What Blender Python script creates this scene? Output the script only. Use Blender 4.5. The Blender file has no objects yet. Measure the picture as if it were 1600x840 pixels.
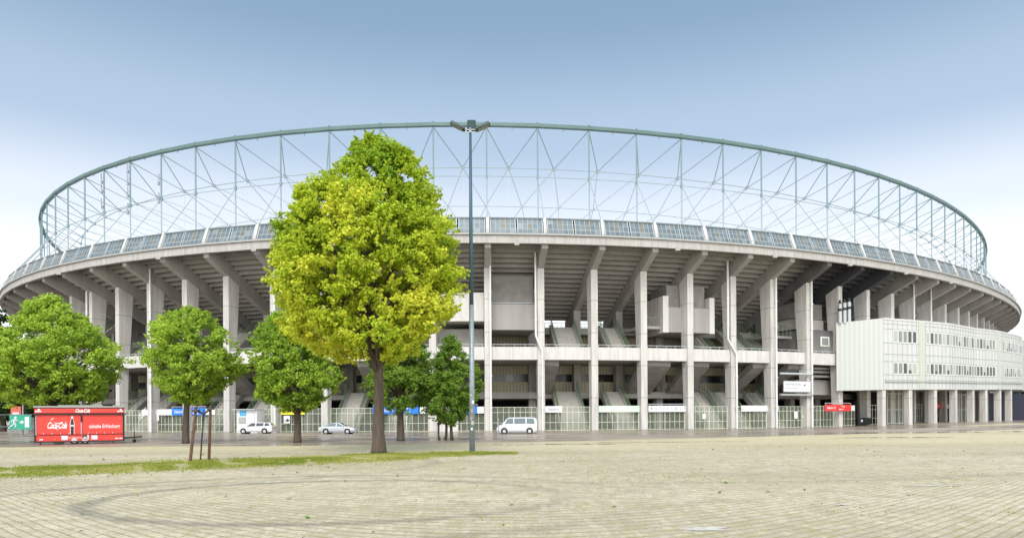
import bpy, math, random
import numpy as np
from mathutils import Vector, Matrix, noise as mn
R = math.radians
random.seed(7); rng = np.random.default_rng(7)
sc = bpy.context.scene
col = sc.collection

# ------------------------------------------------------------------ camera, sky, sun, exposure
S = 1.28                      # metres per plan unit used for the stadium
EYE = 1.6 * S
F, H0, RO = 1100.0, 650.24, -0.00626
cd = bpy.data.cameras.new('camera'); cam = bpy.data.objects.new('camera', cd); col.objects.link(cam)
cam.location = (0, 0, EYE)
cam.rotation_euler = (Matrix.Rotation(R(90), 4, 'X') @ Matrix.Rotation(RO, 4, 'Z')).to_euler()
cd.lens = F / 1600 * 36; cd.sensor_width = 36; cd.shift_y = (H0 - 420) / 1600
cd.clip_end = 6000; cd.clip_start = 0.1
sc.camera = cam
w = bpy.data.worlds.new('World'); sc.world = w; w.use_nodes = True
nt = w.node_tree; nt.nodes.clear()
SUN_EL, SUN_AZ = 45, 183       # azimuth clockwise from north (+Y): high behind the camera, a little to the left
sky = nt.nodes.new('ShaderNodeTexSky'); sky.sky_type = 'NISHITA'; sky.sun_disc = False
sky.sun_elevation = R(SUN_EL); sky.sun_rotation = R(SUN_AZ); sky.dust_density = 3.0; sky.air_density = 1.0
geo = nt.nodes.new('ShaderNodeTexCoord'); sep = nt.nodes.new('ShaderNodeSeparateXYZ')
nt.links.new(geo.outputs['Generated'], sep.inputs[0])
ramp = nt.nodes.new('ShaderNodeValToRGB'); nt.links.new(sep.outputs['Z'], ramp.inputs[0])
cr = ramp.color_ramp; cr.interpolation = 'EASE'
SKY = [(0.0, (1.5, 1.5, 1.5)), (0.16, (1.35, 1.35, 1.36)), (0.26, (0.90, 0.935, 0.985)), (0.36, (0.49, 0.61, 0.735)), (0.50, (0.25, 0.385, 0.515)), (0.8, (0.48, 0.58, 0.70)), (1.0, (0.62, 0.66, 0.72))]
cr.elements[0].position = 0; cr.elements[0].color = (*SKY[0][1], 1)
cr.elements[1].position = 1; cr.elements[1].color = (*SKY[-1][1], 1)
for p_, c_ in SKY[1:-1]:
    e = cr.elements.new(p_); e.color = (*c_, 1)
b1 = nt.nodes.new('ShaderNodeBackground'); b1.inputs[1].default_value = 0.05
b2 = nt.nodes.new('ShaderNodeBackground'); b2.inputs[1].default_value = 0.62
glow = nt.nodes.new('ShaderNodeMapRange'); glow.interpolation_type = 'SMOOTHSTEP'; nt.links.new(sep.outputs['Y'], glow.inputs[0])   # brightness added to the unseen sky behind the camera, lifting fronts and soffits
for i_, v_ in enumerate((.35, -.5, .62, 1.25)): glow.inputs[i_ + 1].default_value = v_
nt.links.new(glow.outputs[0], b2.inputs[1])
nt.links.new(sky.outputs[0], b1.inputs[0]); nt.links.new(ramp.outputs[0], b2.inputs[0])
ad = nt.nodes.new('ShaderNodeAddShader'); wo = nt.nodes.new('ShaderNodeOutputWorld')
nt.links.new(b1.outputs[0], ad.inputs[0]); nt.links.new(b2.outputs[0], ad.inputs[1]); nt.links.new(ad.outputs[0], wo.inputs[0])
sl = bpy.data.lights.new('sun', 'SUN'); sl.energy = 2.0; sl.angle = R(30); sl.color = (1, 0.97, 0.92)
so = bpy.data.objects.new('sun', sl); col.objects.link(so)
sd = Vector((math.sin(R(SUN_AZ)) * math.cos(R(SUN_EL)), math.cos(R(SUN_AZ)) * math.cos(R(SUN_EL)), math.sin(R(SUN_EL))))
so.rotation_euler = sd.to_track_quat('Z', 'Y').to_euler(); so.location = (0, -20, 60)
sc.view_settings.view_transform = 'Standard'; sc.view_settings.look = 'None'
sc.view_settings.exposure = 0.36; sc.view_settings.gamma = 1
sc.view_settings.use_curve_mapping = False
sc.render.engine = 'CYCLES'
sc.cycles.max_bounces = 6; sc.cycles.transparent_max_bounces = 24; sc.cycles.use_denoising = True

# ------------------------------------------------------------------ measuring helpers
def ray(u, v):
    v0 = (v - H0) - RO * (u - 800); u0 = (u - 800) + RO * v0
    return u0 / F, -v0 / F                      # X/Y and (Z-eye)/Y
def at(u, v, Y):
    a, b = ray(u, v); return Vector((a * Y, Y, EYE + b * Y))
def gp(u, v):                                    # ground point seen there
    a, b = ray(u, v); Y = -EYE / b; return Vector((a * Y, Y, 0))
def sm(a, b, x):
    t = min(1, max(0, (x - a) / (b - a))); return t * t * (3 - 2 * t)
def gz(x, y):                                    # the ground rises a little towards the far right
    return 0.62 * sm(42, 82, x) * sm(60, 105, y)

# ------------------------------------------------------------------ mesh builder
class MB:
    def __init__(s, sc_=1.0): s.v = []; s.f = []; s.m = []; s.k = sc_; s.mi = 0
    def add(s, vs, fs):
        n = len(s.v); s.v += [(p[0] * s.k, p[1] * s.k, p[2] * s.k) for p in vs]
        for f in fs: s.f.append([n + i for i in f]); s.m.append(s.mi)
    def box(s, c, d, rz=0, M=None):
        x, y, z = d[0] / 2, d[1] / 2, d[2] / 2
        ps = [Vector((a * x, b * y, e * z)) for e in (-1, 1) for b in (-1, 1) for a in (-1, 1)]
        if M is None: M = Matrix.Rotation(rz, 3, 'Z')
        c = Vector(c)
        s.add([M @ p + c for p in ps], [(0, 2, 3, 1), (4, 5, 7, 6), (0, 1, 5, 4), (2, 6, 7, 3), (0, 4, 6, 2), (1, 3, 7, 5)])
    def tube(s, p0, p1, r0, r1=None, n=6, caps=True):
        p0 = Vector(p0); p1 = Vector(p1); r1 = r0 if r1 is None else r1
        q = (p1 - p0).to_track_quat('Z', 'Y').to_matrix(); vs = []
        for p, r in ((p0, r0), (p1, r1)):
            for i in range(n):
                a = 2 * math.pi * (i + .5) / n; vs.append(p + q @ Vector((r * math.cos(a), r * math.sin(a), 0)))
        fs = [(i, (i + 1) % n, n + (i + 1) % n, n + i) for i in range(n)]
        if caps: fs += [tuple(range(n))[::-1], tuple(range(n, 2 * n))]
        s.add(vs, fs)
    def path(s, pts, rs, n=7):
        pts = [Vector(p) for p in pts]; vs = []; N = len(pts)
        q = None; dp = None
        for i, p in enumerate(pts):
            d = (pts[min(i + 1, N - 1)] - pts[max(i - 1, 0)]).normalized()
            q = d.to_track_quat('Z', 'Y').to_matrix() if q is None else dp.rotation_difference(d).to_matrix() @ q
            dp = d
            for j in range(n):
                a = 2 * math.pi * j / n; vs.append(p + q @ Vector((rs[i] * math.cos(a), rs[i] * math.sin(a), 0)))
        fs = [(i * n + j, i * n + (j + 1) % n, (i + 1) * n + (j + 1) % n, (i + 1) * n + j) for i in range(N - 1) for j in range(n)]
        fs += [tuple(range(n))[::-1], tuple(range((N - 1) * n, N * n))]
        s.add(vs, fs)
    def prism(s, A, B):
        n = len(A); s.add(list(A) + list(B), [tuple(range(n))[::-1], tuple(range(n, 2 * n))] + [(i, (i + 1) % n, n + (i + 1) % n, n + i) for i in range(n)])
    def plate(s, pts, d):                        # polygon with thickness vector d
        d = Vector(d); s.prism([Vector(p) for p in pts], [Vector(p) + d for p in pts])
    def build(s, name, mats, parent=None, local=False, smooth=False, origin=True):
        me = bpy.data.meshes.new(name)
        if not isinstance(mats, (list, tuple)): mats = [mats]
        V = np.array(s.v, float).reshape(-1, 3); o = bpy.data.objects.new(name, me)
        if parent is not None:
            if not local:
                q = parent; off = Vector((0, 0, 0))
                while q is not None: off = off + Vector(q.location); q = q.parent
                V = V - np.array(off)
            o.parent = parent
        elif origin:
            b = np.array([(V[:, 0].min() + V[:, 0].max()) / 2, (V[:, 1].min() + V[:, 1].max()) / 2, V[:, 2].min()])
            V = V - b; o.location = b
        me.from_pydata(V.tolist(), [], s.f)
        for m in mats: me.materials.append(m)
        if len(mats) > 1: me.polygons.foreach_set('material_index', s.m)
        if smooth: me.polygons.foreach_set('use_smooth', [True] * len(me.polygons))
        me.update(); col.objects.link(o); return o
def tag(o, label=None, cat=None, group=None, kind=None):
    for k, v in (('label', label), ('category', cat), ('group', group), ('kind', kind)):
        if v: o[k] = v
    return o
def empty(name, loc, label, cat, group=None, rz=0):
    o = bpy.data.objects.new(name, None); col.objects.link(o); o.location = loc; o.rotation_euler = (0, 0, rz); o.empty_display_size = .3
    return tag(o, label, cat, group)
def copy_tree(o, parent=None):
    c = o.copy(); col.objects.link(c); c.parent = parent
    for ch in list(o.children): copy_tree(ch, c)
    return c
def text(s_, size, loc, rot, mat, name='lettering', parent=None, shear=0, bold=0, depth=.01, align='CENTER', sx=1.0, cs=1.0):
    cu = bpy.data.curves.new('t', 'FONT'); cu.body = s_; cu.size = size; cu.shear = shear; cu.offset = bold; cu.extrude = depth
    cu.align_x = align; cu.align_y = 'CENTER'; cu.resolution_u = 3; cu.space_character = cs
    o = bpy.data.objects.new('t', cu); col.objects.link(o)
    dg = bpy.context.evaluated_depsgraph_get(); me = bpy.data.meshes.new_from_object(o.evaluated_get(dg))
    bpy.data.objects.remove(o)
    M = Matrix.LocRotScale(Vector(loc), rot, Vector((sx, 1, 1)))
    me.transform(M); me.materials.clear(); me.materials.append(mat); me.name = name
    t = bpy.data.objects.new(name, me); col.objects.link(t)
    if parent: t.parent = parent
    return t
from mathutils import Euler
FRONT = Euler((R(90), 0, 0))

# ------------------------------------------------------------------ materials
def mat(name, c, rough=.8, metal=0, spec=.4, noise=0, nscale=2.0, bump=0, bscale=20, streak=False, c2=None, seam=0):
    m = bpy.data.materials.new(name); m.use_nodes = True; n = m.node_tree.nodes; l = m.node_tree.links
    b = n['Principled BSDF']; b.inputs['Base Color'].default_value = (*c, 1)
    b.inputs['Roughness'].default_value = rough; b.inputs['Metallic'].default_value = metal
    b.inputs['Specular IOR Level'].default_value = spec
    if noise or bump:
        tc = n.new('ShaderNodeNewGeometry'); mp = n.new('ShaderNodeMapping'); l.new(tc.outputs['Position'], mp.inputs[0])
        if streak: mp.inputs['Scale'].default_value = (1, 1, .12)
    if noise:
        a = n.new('ShaderNodeTexNoise'); a.inputs['Scale'].default_value = nscale; a.inputs['Detail'].default_value = 6; a.inputs['Roughness'].default_value = .65
        l.new(mp.outputs[0], a.inputs['Vector'])
        mx = n.new('ShaderNodeMix'); mx.data_type = 'RGBA'
        mr = n.new('ShaderNodeMapRange'); mr.inputs[1].default_value = .35; mr.inputs[2].default_value = .7; l.new(a.outputs[0], mr.inputs[0]); l.new(mr.outputs[0], mx.inputs[0])
        d = c2 or tuple(x * (1 - noise) for x in c)
        mx.inputs[6].default_value = (*c, 1); mx.inputs[7].default_value = (*d, 1); l.new(mx.outputs[2], b.inputs['Base Color'])
        if seam:                                  # pour joints at regular heights
            sp = n.new('ShaderNodeSeparateXYZ'); l.new(tc.outputs['Position'], sp.inputs[0])
            d1 = n.new('ShaderNodeMath'); d1.operation = 'DIVIDE'; l.new(sp.outputs[2], d1.inputs[0]); d1.inputs[1].default_value = seam
            d2 = n.new('ShaderNodeMath'); d2.operation = 'FRACT'; l.new(d1.outputs[0], d2.inputs[0])
            d3 = n.new('ShaderNodeMapRange'); l.new(d2.outputs[0], d3.inputs[0]); d3.inputs[1].default_value = .018; d3.inputs[2].default_value = .03; d3.inputs[3].default_value = .6; d3.inputs[4].default_value = 0
            mj = n.new('ShaderNodeMix'); mj.data_type = 'RGBA'; l.new(d3.outputs[0], mj.inputs[0]); l.new(mx.outputs[2], mj.inputs[6]); mj.inputs[7].default_value = (.2, .19, .17, 1); l.new(mj.outputs[2], b.inputs['Base Color'])
    if bump:
        a = n.new('ShaderNodeTexNoise'); a.inputs['Scale'].default_value = bscale; l.new(tc.outputs['Position'], a.inputs['Vector'])
        bp = n.new('ShaderNodeBump'); bp.inputs['Strength'].default_value = bump; bp.inputs['Distance'].default_value = .05
        l.new(a.outputs[0], bp.inputs['Height']); l.new(bp.outputs[0], b.inputs['Normal'])
    return m
def shade_patch(m, c, rad, colr, amt):  # paints a soft-edged area of shading into a material's base colour
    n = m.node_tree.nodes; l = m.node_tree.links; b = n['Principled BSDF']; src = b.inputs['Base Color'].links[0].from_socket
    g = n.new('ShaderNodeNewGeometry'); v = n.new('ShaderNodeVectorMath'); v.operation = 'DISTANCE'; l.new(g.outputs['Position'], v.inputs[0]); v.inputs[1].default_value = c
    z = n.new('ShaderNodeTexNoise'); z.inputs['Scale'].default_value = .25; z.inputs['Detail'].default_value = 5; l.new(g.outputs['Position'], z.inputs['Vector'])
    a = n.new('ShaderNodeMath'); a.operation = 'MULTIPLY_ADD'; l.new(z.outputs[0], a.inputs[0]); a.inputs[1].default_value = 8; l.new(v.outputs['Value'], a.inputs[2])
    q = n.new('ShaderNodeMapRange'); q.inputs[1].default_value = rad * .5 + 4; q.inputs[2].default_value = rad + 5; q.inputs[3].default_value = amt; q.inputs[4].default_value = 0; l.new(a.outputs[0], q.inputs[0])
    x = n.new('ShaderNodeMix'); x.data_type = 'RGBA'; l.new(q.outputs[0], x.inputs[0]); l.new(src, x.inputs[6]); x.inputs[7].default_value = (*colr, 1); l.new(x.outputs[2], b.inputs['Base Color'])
def glass(name, c, alpha=.25, rough=.05):
    m = mat(name, c, rough, 0, .8); m.node_tree.nodes['Principled BSDF'].inputs['Alpha'].default_value = alpha; return m
def corrugated(name, c, freq, c2):
    m = mat(name, c, .6); n = m.node_tree.nodes; l = m.node_tree.links; b = n['Principled BSDF']
    tc = n.new('ShaderNodeUVMap'); sp = n.new('ShaderNodeSeparateXYZ'); l.new(tc.outputs[0], sp.inputs[0])
    a = n.new('ShaderNodeMath'); a.operation = 'MULTIPLY'; a.inputs[1].default_value = freq; l.new(sp.outputs[0], a.inputs[0])
    s_ = n.new('ShaderNodeMath'); s_.operation = 'SINE'; l.new(a.outputs[0], s_.inputs[0])
    mr = n.new('ShaderNodeMapRange'); mr.inputs[1].default_value = -1; mr.inputs[2].default_value = 1; l.new(s_.outputs[0], mr.inputs[0])
    mx = n.new('ShaderNodeMix'); mx.data_type = 'RGBA'; mx.inputs[6].default_value = (*c2, 1); mx.inputs[7].default_value = (*c, 1)
    l.new(mr.outputs[0], mx.inputs[0]); l.new(mx.outputs[2], b.inputs['Base Color'])
    return m
WHITE_CONC = mat('pale_concrete', (.61, .585, .54), .8, noise=.32, nscale=1.3, streak=True, bump=.25, seam=4.55)
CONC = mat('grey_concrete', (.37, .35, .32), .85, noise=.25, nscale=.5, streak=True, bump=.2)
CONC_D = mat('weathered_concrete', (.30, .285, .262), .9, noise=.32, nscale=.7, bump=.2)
TIER = mat('tier_concrete', (.35, .33, .30), .9, noise=.25, nscale=.4)
PARAPET = mat('parapet_concrete', (.63, .605, .565), .8, noise=.24, nscale=2.2, streak=True)
STAIRC = mat('stair_concrete', (.48, .455, .41), .85, noise=.2, nscale=1)
RING = mat('green_steel', (.105, .175, .16), .5, noise=.2, nscale=.5)
POST = mat('grey_green_steel', (.17, .25, .26), .5)
DIAG = mat('light_steel', (.27, .325, .335), .5)
PALE = mat('pale_steel', (.46, .49, .50), .5)
PALE2 = mat('glow_paled_steel', (.30, .35, .36), .5)  # paler tone paints in the sky glow that washes out the lower lattice
RAILG = mat('green_railing', (.17, .25, .14), .6)
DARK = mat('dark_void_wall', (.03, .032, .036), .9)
FENCE = mat('pale_green_frame', (.66, .71, .56), .5)
MESHP = glass('green_glazing', (.33, .36, .27), .2, .4)
PIPE = mat('white_pipe', (.70, .70, .68), .5)
GUTTER = mat('gutter_grey', (.34, .34, .32), .6)
CREAM = corrugated('cream_cladding', (.64, .60, .43), 11.0, (.46, .42, .29))
GREENCLAD = corrugated('pale_green_cladding', (.53, .55, .51), 9.0, (.475, .50, .455))
OFFICE = mat('office_panel', (.56, .565, .535), .45, noise=.12, nscale=.8, streak=True)
OFFGREEN = mat('office_green_panel', (.46, .51, .42), .5)
SEAM = mat('panel_seam', (.33, .36, .31), .6)
WFRAME = mat('window_frame', (.66, .68, .62), .5)
BLIND = mat('window_blind', (.36, .36, .33), .35, spec=.8)
WDARK = mat('window_dark', (.035, .04, .04), .2, spec=.5)
WMID = mat('window_grey', (.20, .21, .19), .3, spec=.5)
REDP = mat('red_panel', (.22, .05, .03), .5)
BLACK = mat('black_plastic', (.015, .015, .017), .5)
RUBBER = mat('rubber', (.02, .02, .02), .85)
RIM = mat('rim', (.55, .56, .58), .35, .6)
WHITEP = mat('white_paint', (.66, .66, .66), .25, spec=.6)
SILVER = mat('silver_paint', (.50, .53, .56), .3, .3, .6)
CARGL = mat('car_glass', (.05, .06, .065), .1, spec=.7)
CARGL2 = mat('light_car_glass', (.13, .17, .18), .12, spec=.7)
RED = mat('red_paint', (.80, .06, .045), .35, noise=.1, nscale=1.5)
REDL = mat('lamp_red', (.5, .03, .02), .2)
ORANGE = mat('lamp_orange', (.8, .25, .03), .3)
CHROME = mat('lamp_clear', (.75, .77, .78), .12, .3)
SIGNW = mat('sign_white', (.72, .72, .72), .5)
SIGNB = mat('sign_blue', (.02, .20, .78), .45)
SIGNC = mat('sign_cyan', (.03, .42, .78), .45)
SIGNY = mat('sign_yellow', (.90, .78, .04), .45)
SIGNR = mat('sign_red', (.72, .035, .03), .45)
SIGNG = mat('sign_green', (.03, .34, .21), .5)
SIGNPG = mat('sign_pale_green', (.60, .80, .58), .5)
INK = mat('sign_ink', (.05, .05, .055), .6)
INKG = mat('sign_grey_ink', (.28, .28, .30), .6)
BARK = mat('bark', (.125, .095, .07), .95, noise=.5, nscale=6, bump=.8, bscale=14, streak=True, c2=(.05, .042, .03))
STAKE = mat('brown_stake', (.15, .085, .055), .8, noise=.4, nscale=6)
STRAP = mat('strap', (.08, .06, .05), .9)
GALV = mat('galvanised', (.33, .38, .40), .5, .3, noise=.25, nscale=5, c2=(.20, .24, .26))
GALVB = mat('blue_grey_pole', (.055, .105, .14), .5, .2)
LAMPG = mat('lamp_housing', (.018, .045, .04), .5)
SOIL = mat('verge_soil', (.30, .28, .09), .95, noise=.4, nscale=1.2, c2=(.48, .42, .22))
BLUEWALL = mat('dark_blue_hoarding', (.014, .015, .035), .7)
DGREEN = mat('dark_green_cladding', (.05, .09, .08), .7)

def paneglass():
    m = mat('canopy_glazing', (.3, .4, .45), .35, spec=.35); n = m.node_tree.nodes; l = m.node_tree.links
    a = n.new('ShaderNodeAttribute'); a.attribute_name = 'tint'; l.new(a.outputs['Color'], n['Principled BSDF'].inputs['Base Color']); return m
CANOPY = paneglass()
def leafmat(name, c1, c2, c3, patch=.35, trans=.35, zlo=None, zhi=None):
    m = bpy.data.materials.new(name); m.use_nodes = True; n = m.node_tree.nodes; l = m.node_tree.links; n.clear()
    out = n.new('ShaderNodeOutputMaterial'); a = n.new('ShaderNodeAttribute'); a.attribute_name = 'leaf'
    rp = n.new('ShaderNodeValToRGB'); e = rp.color_ramp.elements; e[0].position = 0; e[0].color = (*c1, 1); e[1].position = 1; e[1].color = (*c3, 1)
    k = rp.color_ramp.elements.new(.5); k.color = (*c2, 1); l.new(a.outputs['Fac'], rp.inputs[0])
    p = n.new('ShaderNodeBsdfPrincipled'); p.inputs['Roughness'].default_value = .6; p.inputs['Specular IOR Level'].default_value = .2; l.new(rp.outputs[0], p.inputs['Base Color'])
    t = n.new('ShaderNodeBsdfTranslucent'); l.new(rp.outputs[0], t.inputs[0])
    mx = n.new('ShaderNodeMixShader'); mx.inputs[0].default_value = trans; l.new(p.outputs[0], mx.inputs[1]); l.new(t.outputs[0], mx.inputs[2]); l.new(mx.outputs[0], out.inputs[0])
    return m
LEAF_BIG = leafmat('maple_leaves', (.19, .33, .02), (.48, .60, .04), (.78, .76, .09), trans=.45)
LEAF_MID = leafmat('linden_leaves', (.17, .30, .03), (.42, .58, .065), (.60, .72, .13), trans=.42)
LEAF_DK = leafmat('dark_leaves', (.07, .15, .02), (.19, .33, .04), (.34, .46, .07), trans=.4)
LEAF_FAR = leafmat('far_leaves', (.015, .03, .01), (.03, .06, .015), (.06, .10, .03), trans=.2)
GRASSM = leafmat('grass_blades', (.17, .23, .03), (.32, .36, .055), (.56, .50, .19), trans=.3)

# ------------------------------------------------------------------ ground materials
def paver_mat():
    m = bpy.data.materials.new('grass_joint_paving'); m.use_nodes = True; n = m.node_tree.nodes; l = m.node_tree.links; b = n['Principled BSDF']
    def M(op, a, b_=None, c_=None):
        q = n.new('ShaderNodeMath'); q.operation = op
        for i, x in enumerate((a, b_, c_)):
            if x is None: continue
            if isinstance(x, (int, float)): q.inputs[i].default_value = x
            else: l.new(x, q.inputs[i])
        return q.outputs[0]
    def N(scale, vec, detail=5, rough=.6):
        q = n.new('ShaderNodeTexNoise'); q.inputs['Scale'].default_value = scale; q.inputs['Detail'].default_value = detail; q.inputs['Roughness'].default_value = rough; l.new(vec, q.inputs['Vector']); return q.outputs[0]
    def mr(x, a, b_, c_=0, d=1):
        q = n.new('ShaderNodeMapRange'); l.new(x, q.inputs[0])
        for i, v in enumerate((a, b_, c_, d)): q.inputs[i + 1].default_value = v
        return q.outputs[0]
    def mix(f, a, b_):
        q = n.new('ShaderNodeMix'); q.data_type = 'RGBA'; l.new(f, q.inputs[0])
        for i, x in ((6, a), (7, b_)):
            if isinstance(x, tuple): q.inputs[i].default_value = (*x, 1)
            else: l.new(x, q.inputs[i])
        return q.outputs[2]
    g = n.new('ShaderNodeNewGeometry'); P = g.outputs['Position']; s = n.new('ShaderNodeSeparateXYZ'); l.new(P, s.inputs[0]); X, Y = s.outputs[0], s.outputs[1]
    # the courses are laid in wide fans opening towards the stadium
    Yc = M('MAXIMUM', Y, 3.0); th = M('MULTIPLY', M('DIVIDE', X, Yc), 1.55)
    a = M('MULTIPLY', Yc, M('COSINE', th)); c = M('MULTIPLY', Yc, M('SINE', th))
    wob = M('MULTIPLY', M('SUBTRACT', N(.7, P), .5), .18)
    ra = M('MULTIPLY', M('ADD', a, wob), 1 / .41); rc = M('MULTIPLY', c, 1 / .2)
    fa = M('ABSOLUTE', M('SUBTRACT', M('FRACT', ra), .5)); fc = M('ABSOLUTE', M('SUBTRACT', M('FRACT', M('ADD', rc, M('MULTIPLY', M('FLOOR', ra), .5))), .5))
    ja = mr(fa, .31, .45); jc = mr(fc, .30, .46, 0, .22)
    j = M('MAXIMUM', ja, jc)
    grain = N(9, P, 4, .7); j = M('MULTIPLY', j, mr(grain, .36, .6, .15, 1))
    mp = n.new('ShaderNodeMapping'); mp.inputs['Scale'].default_value = (.035, .12, 1); l.new(P, mp.inputs[0])
    big = N(1.0, mp.outputs[0], 6, .6)
    n2 = N(.35, P, 6, .7); n3 = N(2.2, P, 5, .75)
    stone = mix(mr(big, .38, .64), (.71, .635, .50), (.43, .38, .295))
    stone = mix(mr(n2, .5, .75, 0, .6), stone, (.50, .43, .32))
    stone = mix(mr(N(30, P, 3), .35, .7, 0, .5), stone, (.62, .53, .37))
    wn = n.new('ShaderNodeTexWhiteNoise'); cb = n.new('ShaderNodeCombineXYZ'); l.new(M('FLOOR', ra), cb.inputs[0]); l.new(M('FLOOR', rc), cb.inputs[1]); l.new(cb.outputs[0], wn.inputs['Vector'])
    stone = mix(mr(wn.outputs['Value'], .55, 1, 0, .45), stone, (.76, .67, .50)); stone = mix(mr(wn.outputs['Value'], .35, 0, 0, .4), stone, (.45, .37, .24))
    joint = mix(mr(n2, .35, .65), (.24, .185, .10), (.37, .32, .07))
    stone = mix(mr(N(1.1, P, 8, .75), .46, .62, 0, .6), stone, (.36, .30, .21))
    colr = mix(M('MULTIPLY', j, mr(n3, .35, .6, .62, 1)), stone, joint)
    colr = mix(mr(N(5.5, P, 6, .85), .50, .62, 0, .7), colr, (.37, .33, .12)); colr = mix(mr(N(14, P, 4, .8), .54, .64, 0, .75), colr, (.24, .20, .12))
    moss = M('MULTIPLY', mr(n3, .52, .68), mr(big, .40, .66, .12, 1))
    colr = mix(M('MULTIPLY', moss, .5), colr, (.47, .42, .12))
    # yellowish moss belt along the asphalt edge
    belt = M('MULTIPLY', mr(Y, 40, 50), mr(n3, .36, .6, .1, .8))
    colr = mix(M('MULTIPLY', belt, .55), colr, (.74, .64, .34))
    # curved tyre marks
    for (cx, cy, r, wd, st) in ((-4.6, 18.2, 5.9, .34, .62), (-5.2, 18.0, 8.6, .34, .5), (6, 38, 21, .4, .2), (-17, 31, 13.5, .35, .28), (20, 2, 17, .35, .2)):
        d = M('SQRT', M('ADD', M('POWER', M('SUBTRACT', X, cx), 2.0), M('MULTIPLY', M('POWER', M('SUBTRACT', Y, cy), 2.0), 1.6)))
        k = mr(M('ABSOLUTE', M('SUBTRACT', d, r)), wd * .3, wd * 1.4, st, 0)
        k = M('MULTIPLY', k, mr(n3, .3, .6, .55, 1))
        if cx < -4 and cx > -6: k = M('MULTIPLY', k, mr(X, -4.5, 3.5, 1, .12))
        colr = mix(k, colr, (.15, .135, .115))
    l.new(colr, b.inputs['Base Color'])
    wet = mr(big, .46, .68)
    b.inputs['Specular IOR Level'].default_value = .25
    l.new(M('SUBTRACT', .85, M('MULTIPLY', wet, .25)), b.inputs['Roughness'])
    bp = n.new('ShaderNodeBump'); bp.inputs['Strength'].default_value = .5; bp.inputs['Distance'].default_value = .03
    l.new(M('ADD', M('MULTIPLY', j, -1), M('MULTIPLY', grain, .5)), bp.inputs['Height']); l.new(bp.outputs[0], b.inputs['Normal'])
    return m
def asphalt_mat():
    m = bpy.data.materials.new('wet_asphalt'); m.use_nodes = True; n = m.node_tree.nodes; l = m.node_tree.links; b = n['Principled BSDF']
    g = n.new('ShaderNodeNewGeometry'); mp = n.new('ShaderNodeMapping'); mp.inputs['Scale'].default_value = (.05, .22, 1); l.new(g.outputs['Position'], mp.inputs[0])
    a = n.new('ShaderNodeTexNoise'); a.inputs['Scale'].default_value = 1; a.inputs['Detail'].default_value = 7; a.inputs['Roughness'].default_value = .6; l.new(mp.outputs[0], a.inputs['Vector'])
    r = n.new('ShaderNodeValToRGB'); r.color_ramp.elements[0].position = .42; r.color_ramp.elements[0].color = (.20, .155, .115, 1); r.color_ramp.elements[1].position = .6; r.color_ramp.elements[1].color = (.42, .35, .27, 1)
    l.new(a.outputs[0], r.inputs[0]); l.new(r.outputs[0], b.inputs['Base Color'])
    q = n.new('ShaderNodeMapRange'); q.inputs[1].default_value = .42; q.inputs[2].default_value = .62; q.inputs[3].default_value = .16; q.inputs[4].default_value = .6; l.new(a.outputs[0], q.inputs[0]); l.new(q.outputs[0], b.inputs['Roughness'])
    c = n.new('ShaderNodeTexNoise'); c.inputs['Scale'].default_value = 1.5; c.inputs['Detail'].default_value = 4; l.new(g.outputs['Position'], c.inputs['Vector'])
    bp = n.new('ShaderNodeBump'); bp.inputs['Strength'].default_value = .12; bp.inputs['Distance'].default_value = .03; l.new(c.outputs[0], bp.inputs['Height']); l.new(bp.outputs[0], b.inputs['Normal'])
    b.inputs['Specular IOR Level'].default_value = .4
    return m
PAVER = paver_mat(); ASPH = asphalt_mat()
PATCH = mat('pale_concrete_patch', (.66, .63, .54), .7, noise=.35, nscale=4)
WATER = mat('puddle_water', (.25, .26, .27), .03, spec=1)

# ------------------------------------------------------------------ ground, road
def sheet(xs, yfun, name, m, dz):
    """grid between two boundary lines; yfun(x,t) gives y for t in 0..1"""
    b = MB(); nx = len(xs); T = np.linspace(0, 1, 16)
    for x in xs:
        for t in T:
            y = yfun(x, t); b.v.append((x, y, gz(x, y) + dz))
    nt_ = len(T)
    for i in range(nx - 1):
        for j in range(nt_ - 1):
            b.f.append([i * nt_ + j, (i + 1) * nt_ + j, (i + 1) * nt_ + j + 1, i * nt_ + j + 1]); b.m.append(0)
    return tag(b.build(name, m, origin=False), kind='structure')
xs = sorted(set([-2500, -900, -400, -200] + list(range(-120, 200, 5)) + [260, 500, 1000, 2500]))
sheet(xs, lambda x, t: -60 + (59 + 60) * (t * 1.0) if t < .5 else [59 - .5 + (t - .5) * 2 * 0 for _ in (0,)][0] if False else (-60 + 240 * t if t < .9 else 156 + (t - .9) * 10 * 2400), 'ground', PAVER, 0)
def edge(x):
    # boundary paving / asphalt, polyline in plan
    pts = [(-300, 53), (-34, 52.5), (-14, 52), (3, 57), (18, 64), (32, 72), (60, 84), (95, 99), (300, 140)]
    return float(np.interp(x, [p[0] for p in pts], [p[1] for p in pts])) + .35 * math.sin(x * .7) + .2 * math.sin(x * 1.9)
sheet([x for x in xs if -420 < x < 520], lambda x, t: edge(x) + (700 - edge(x)) * (t ** 2.2), 'road', ASPH, .004)
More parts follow.
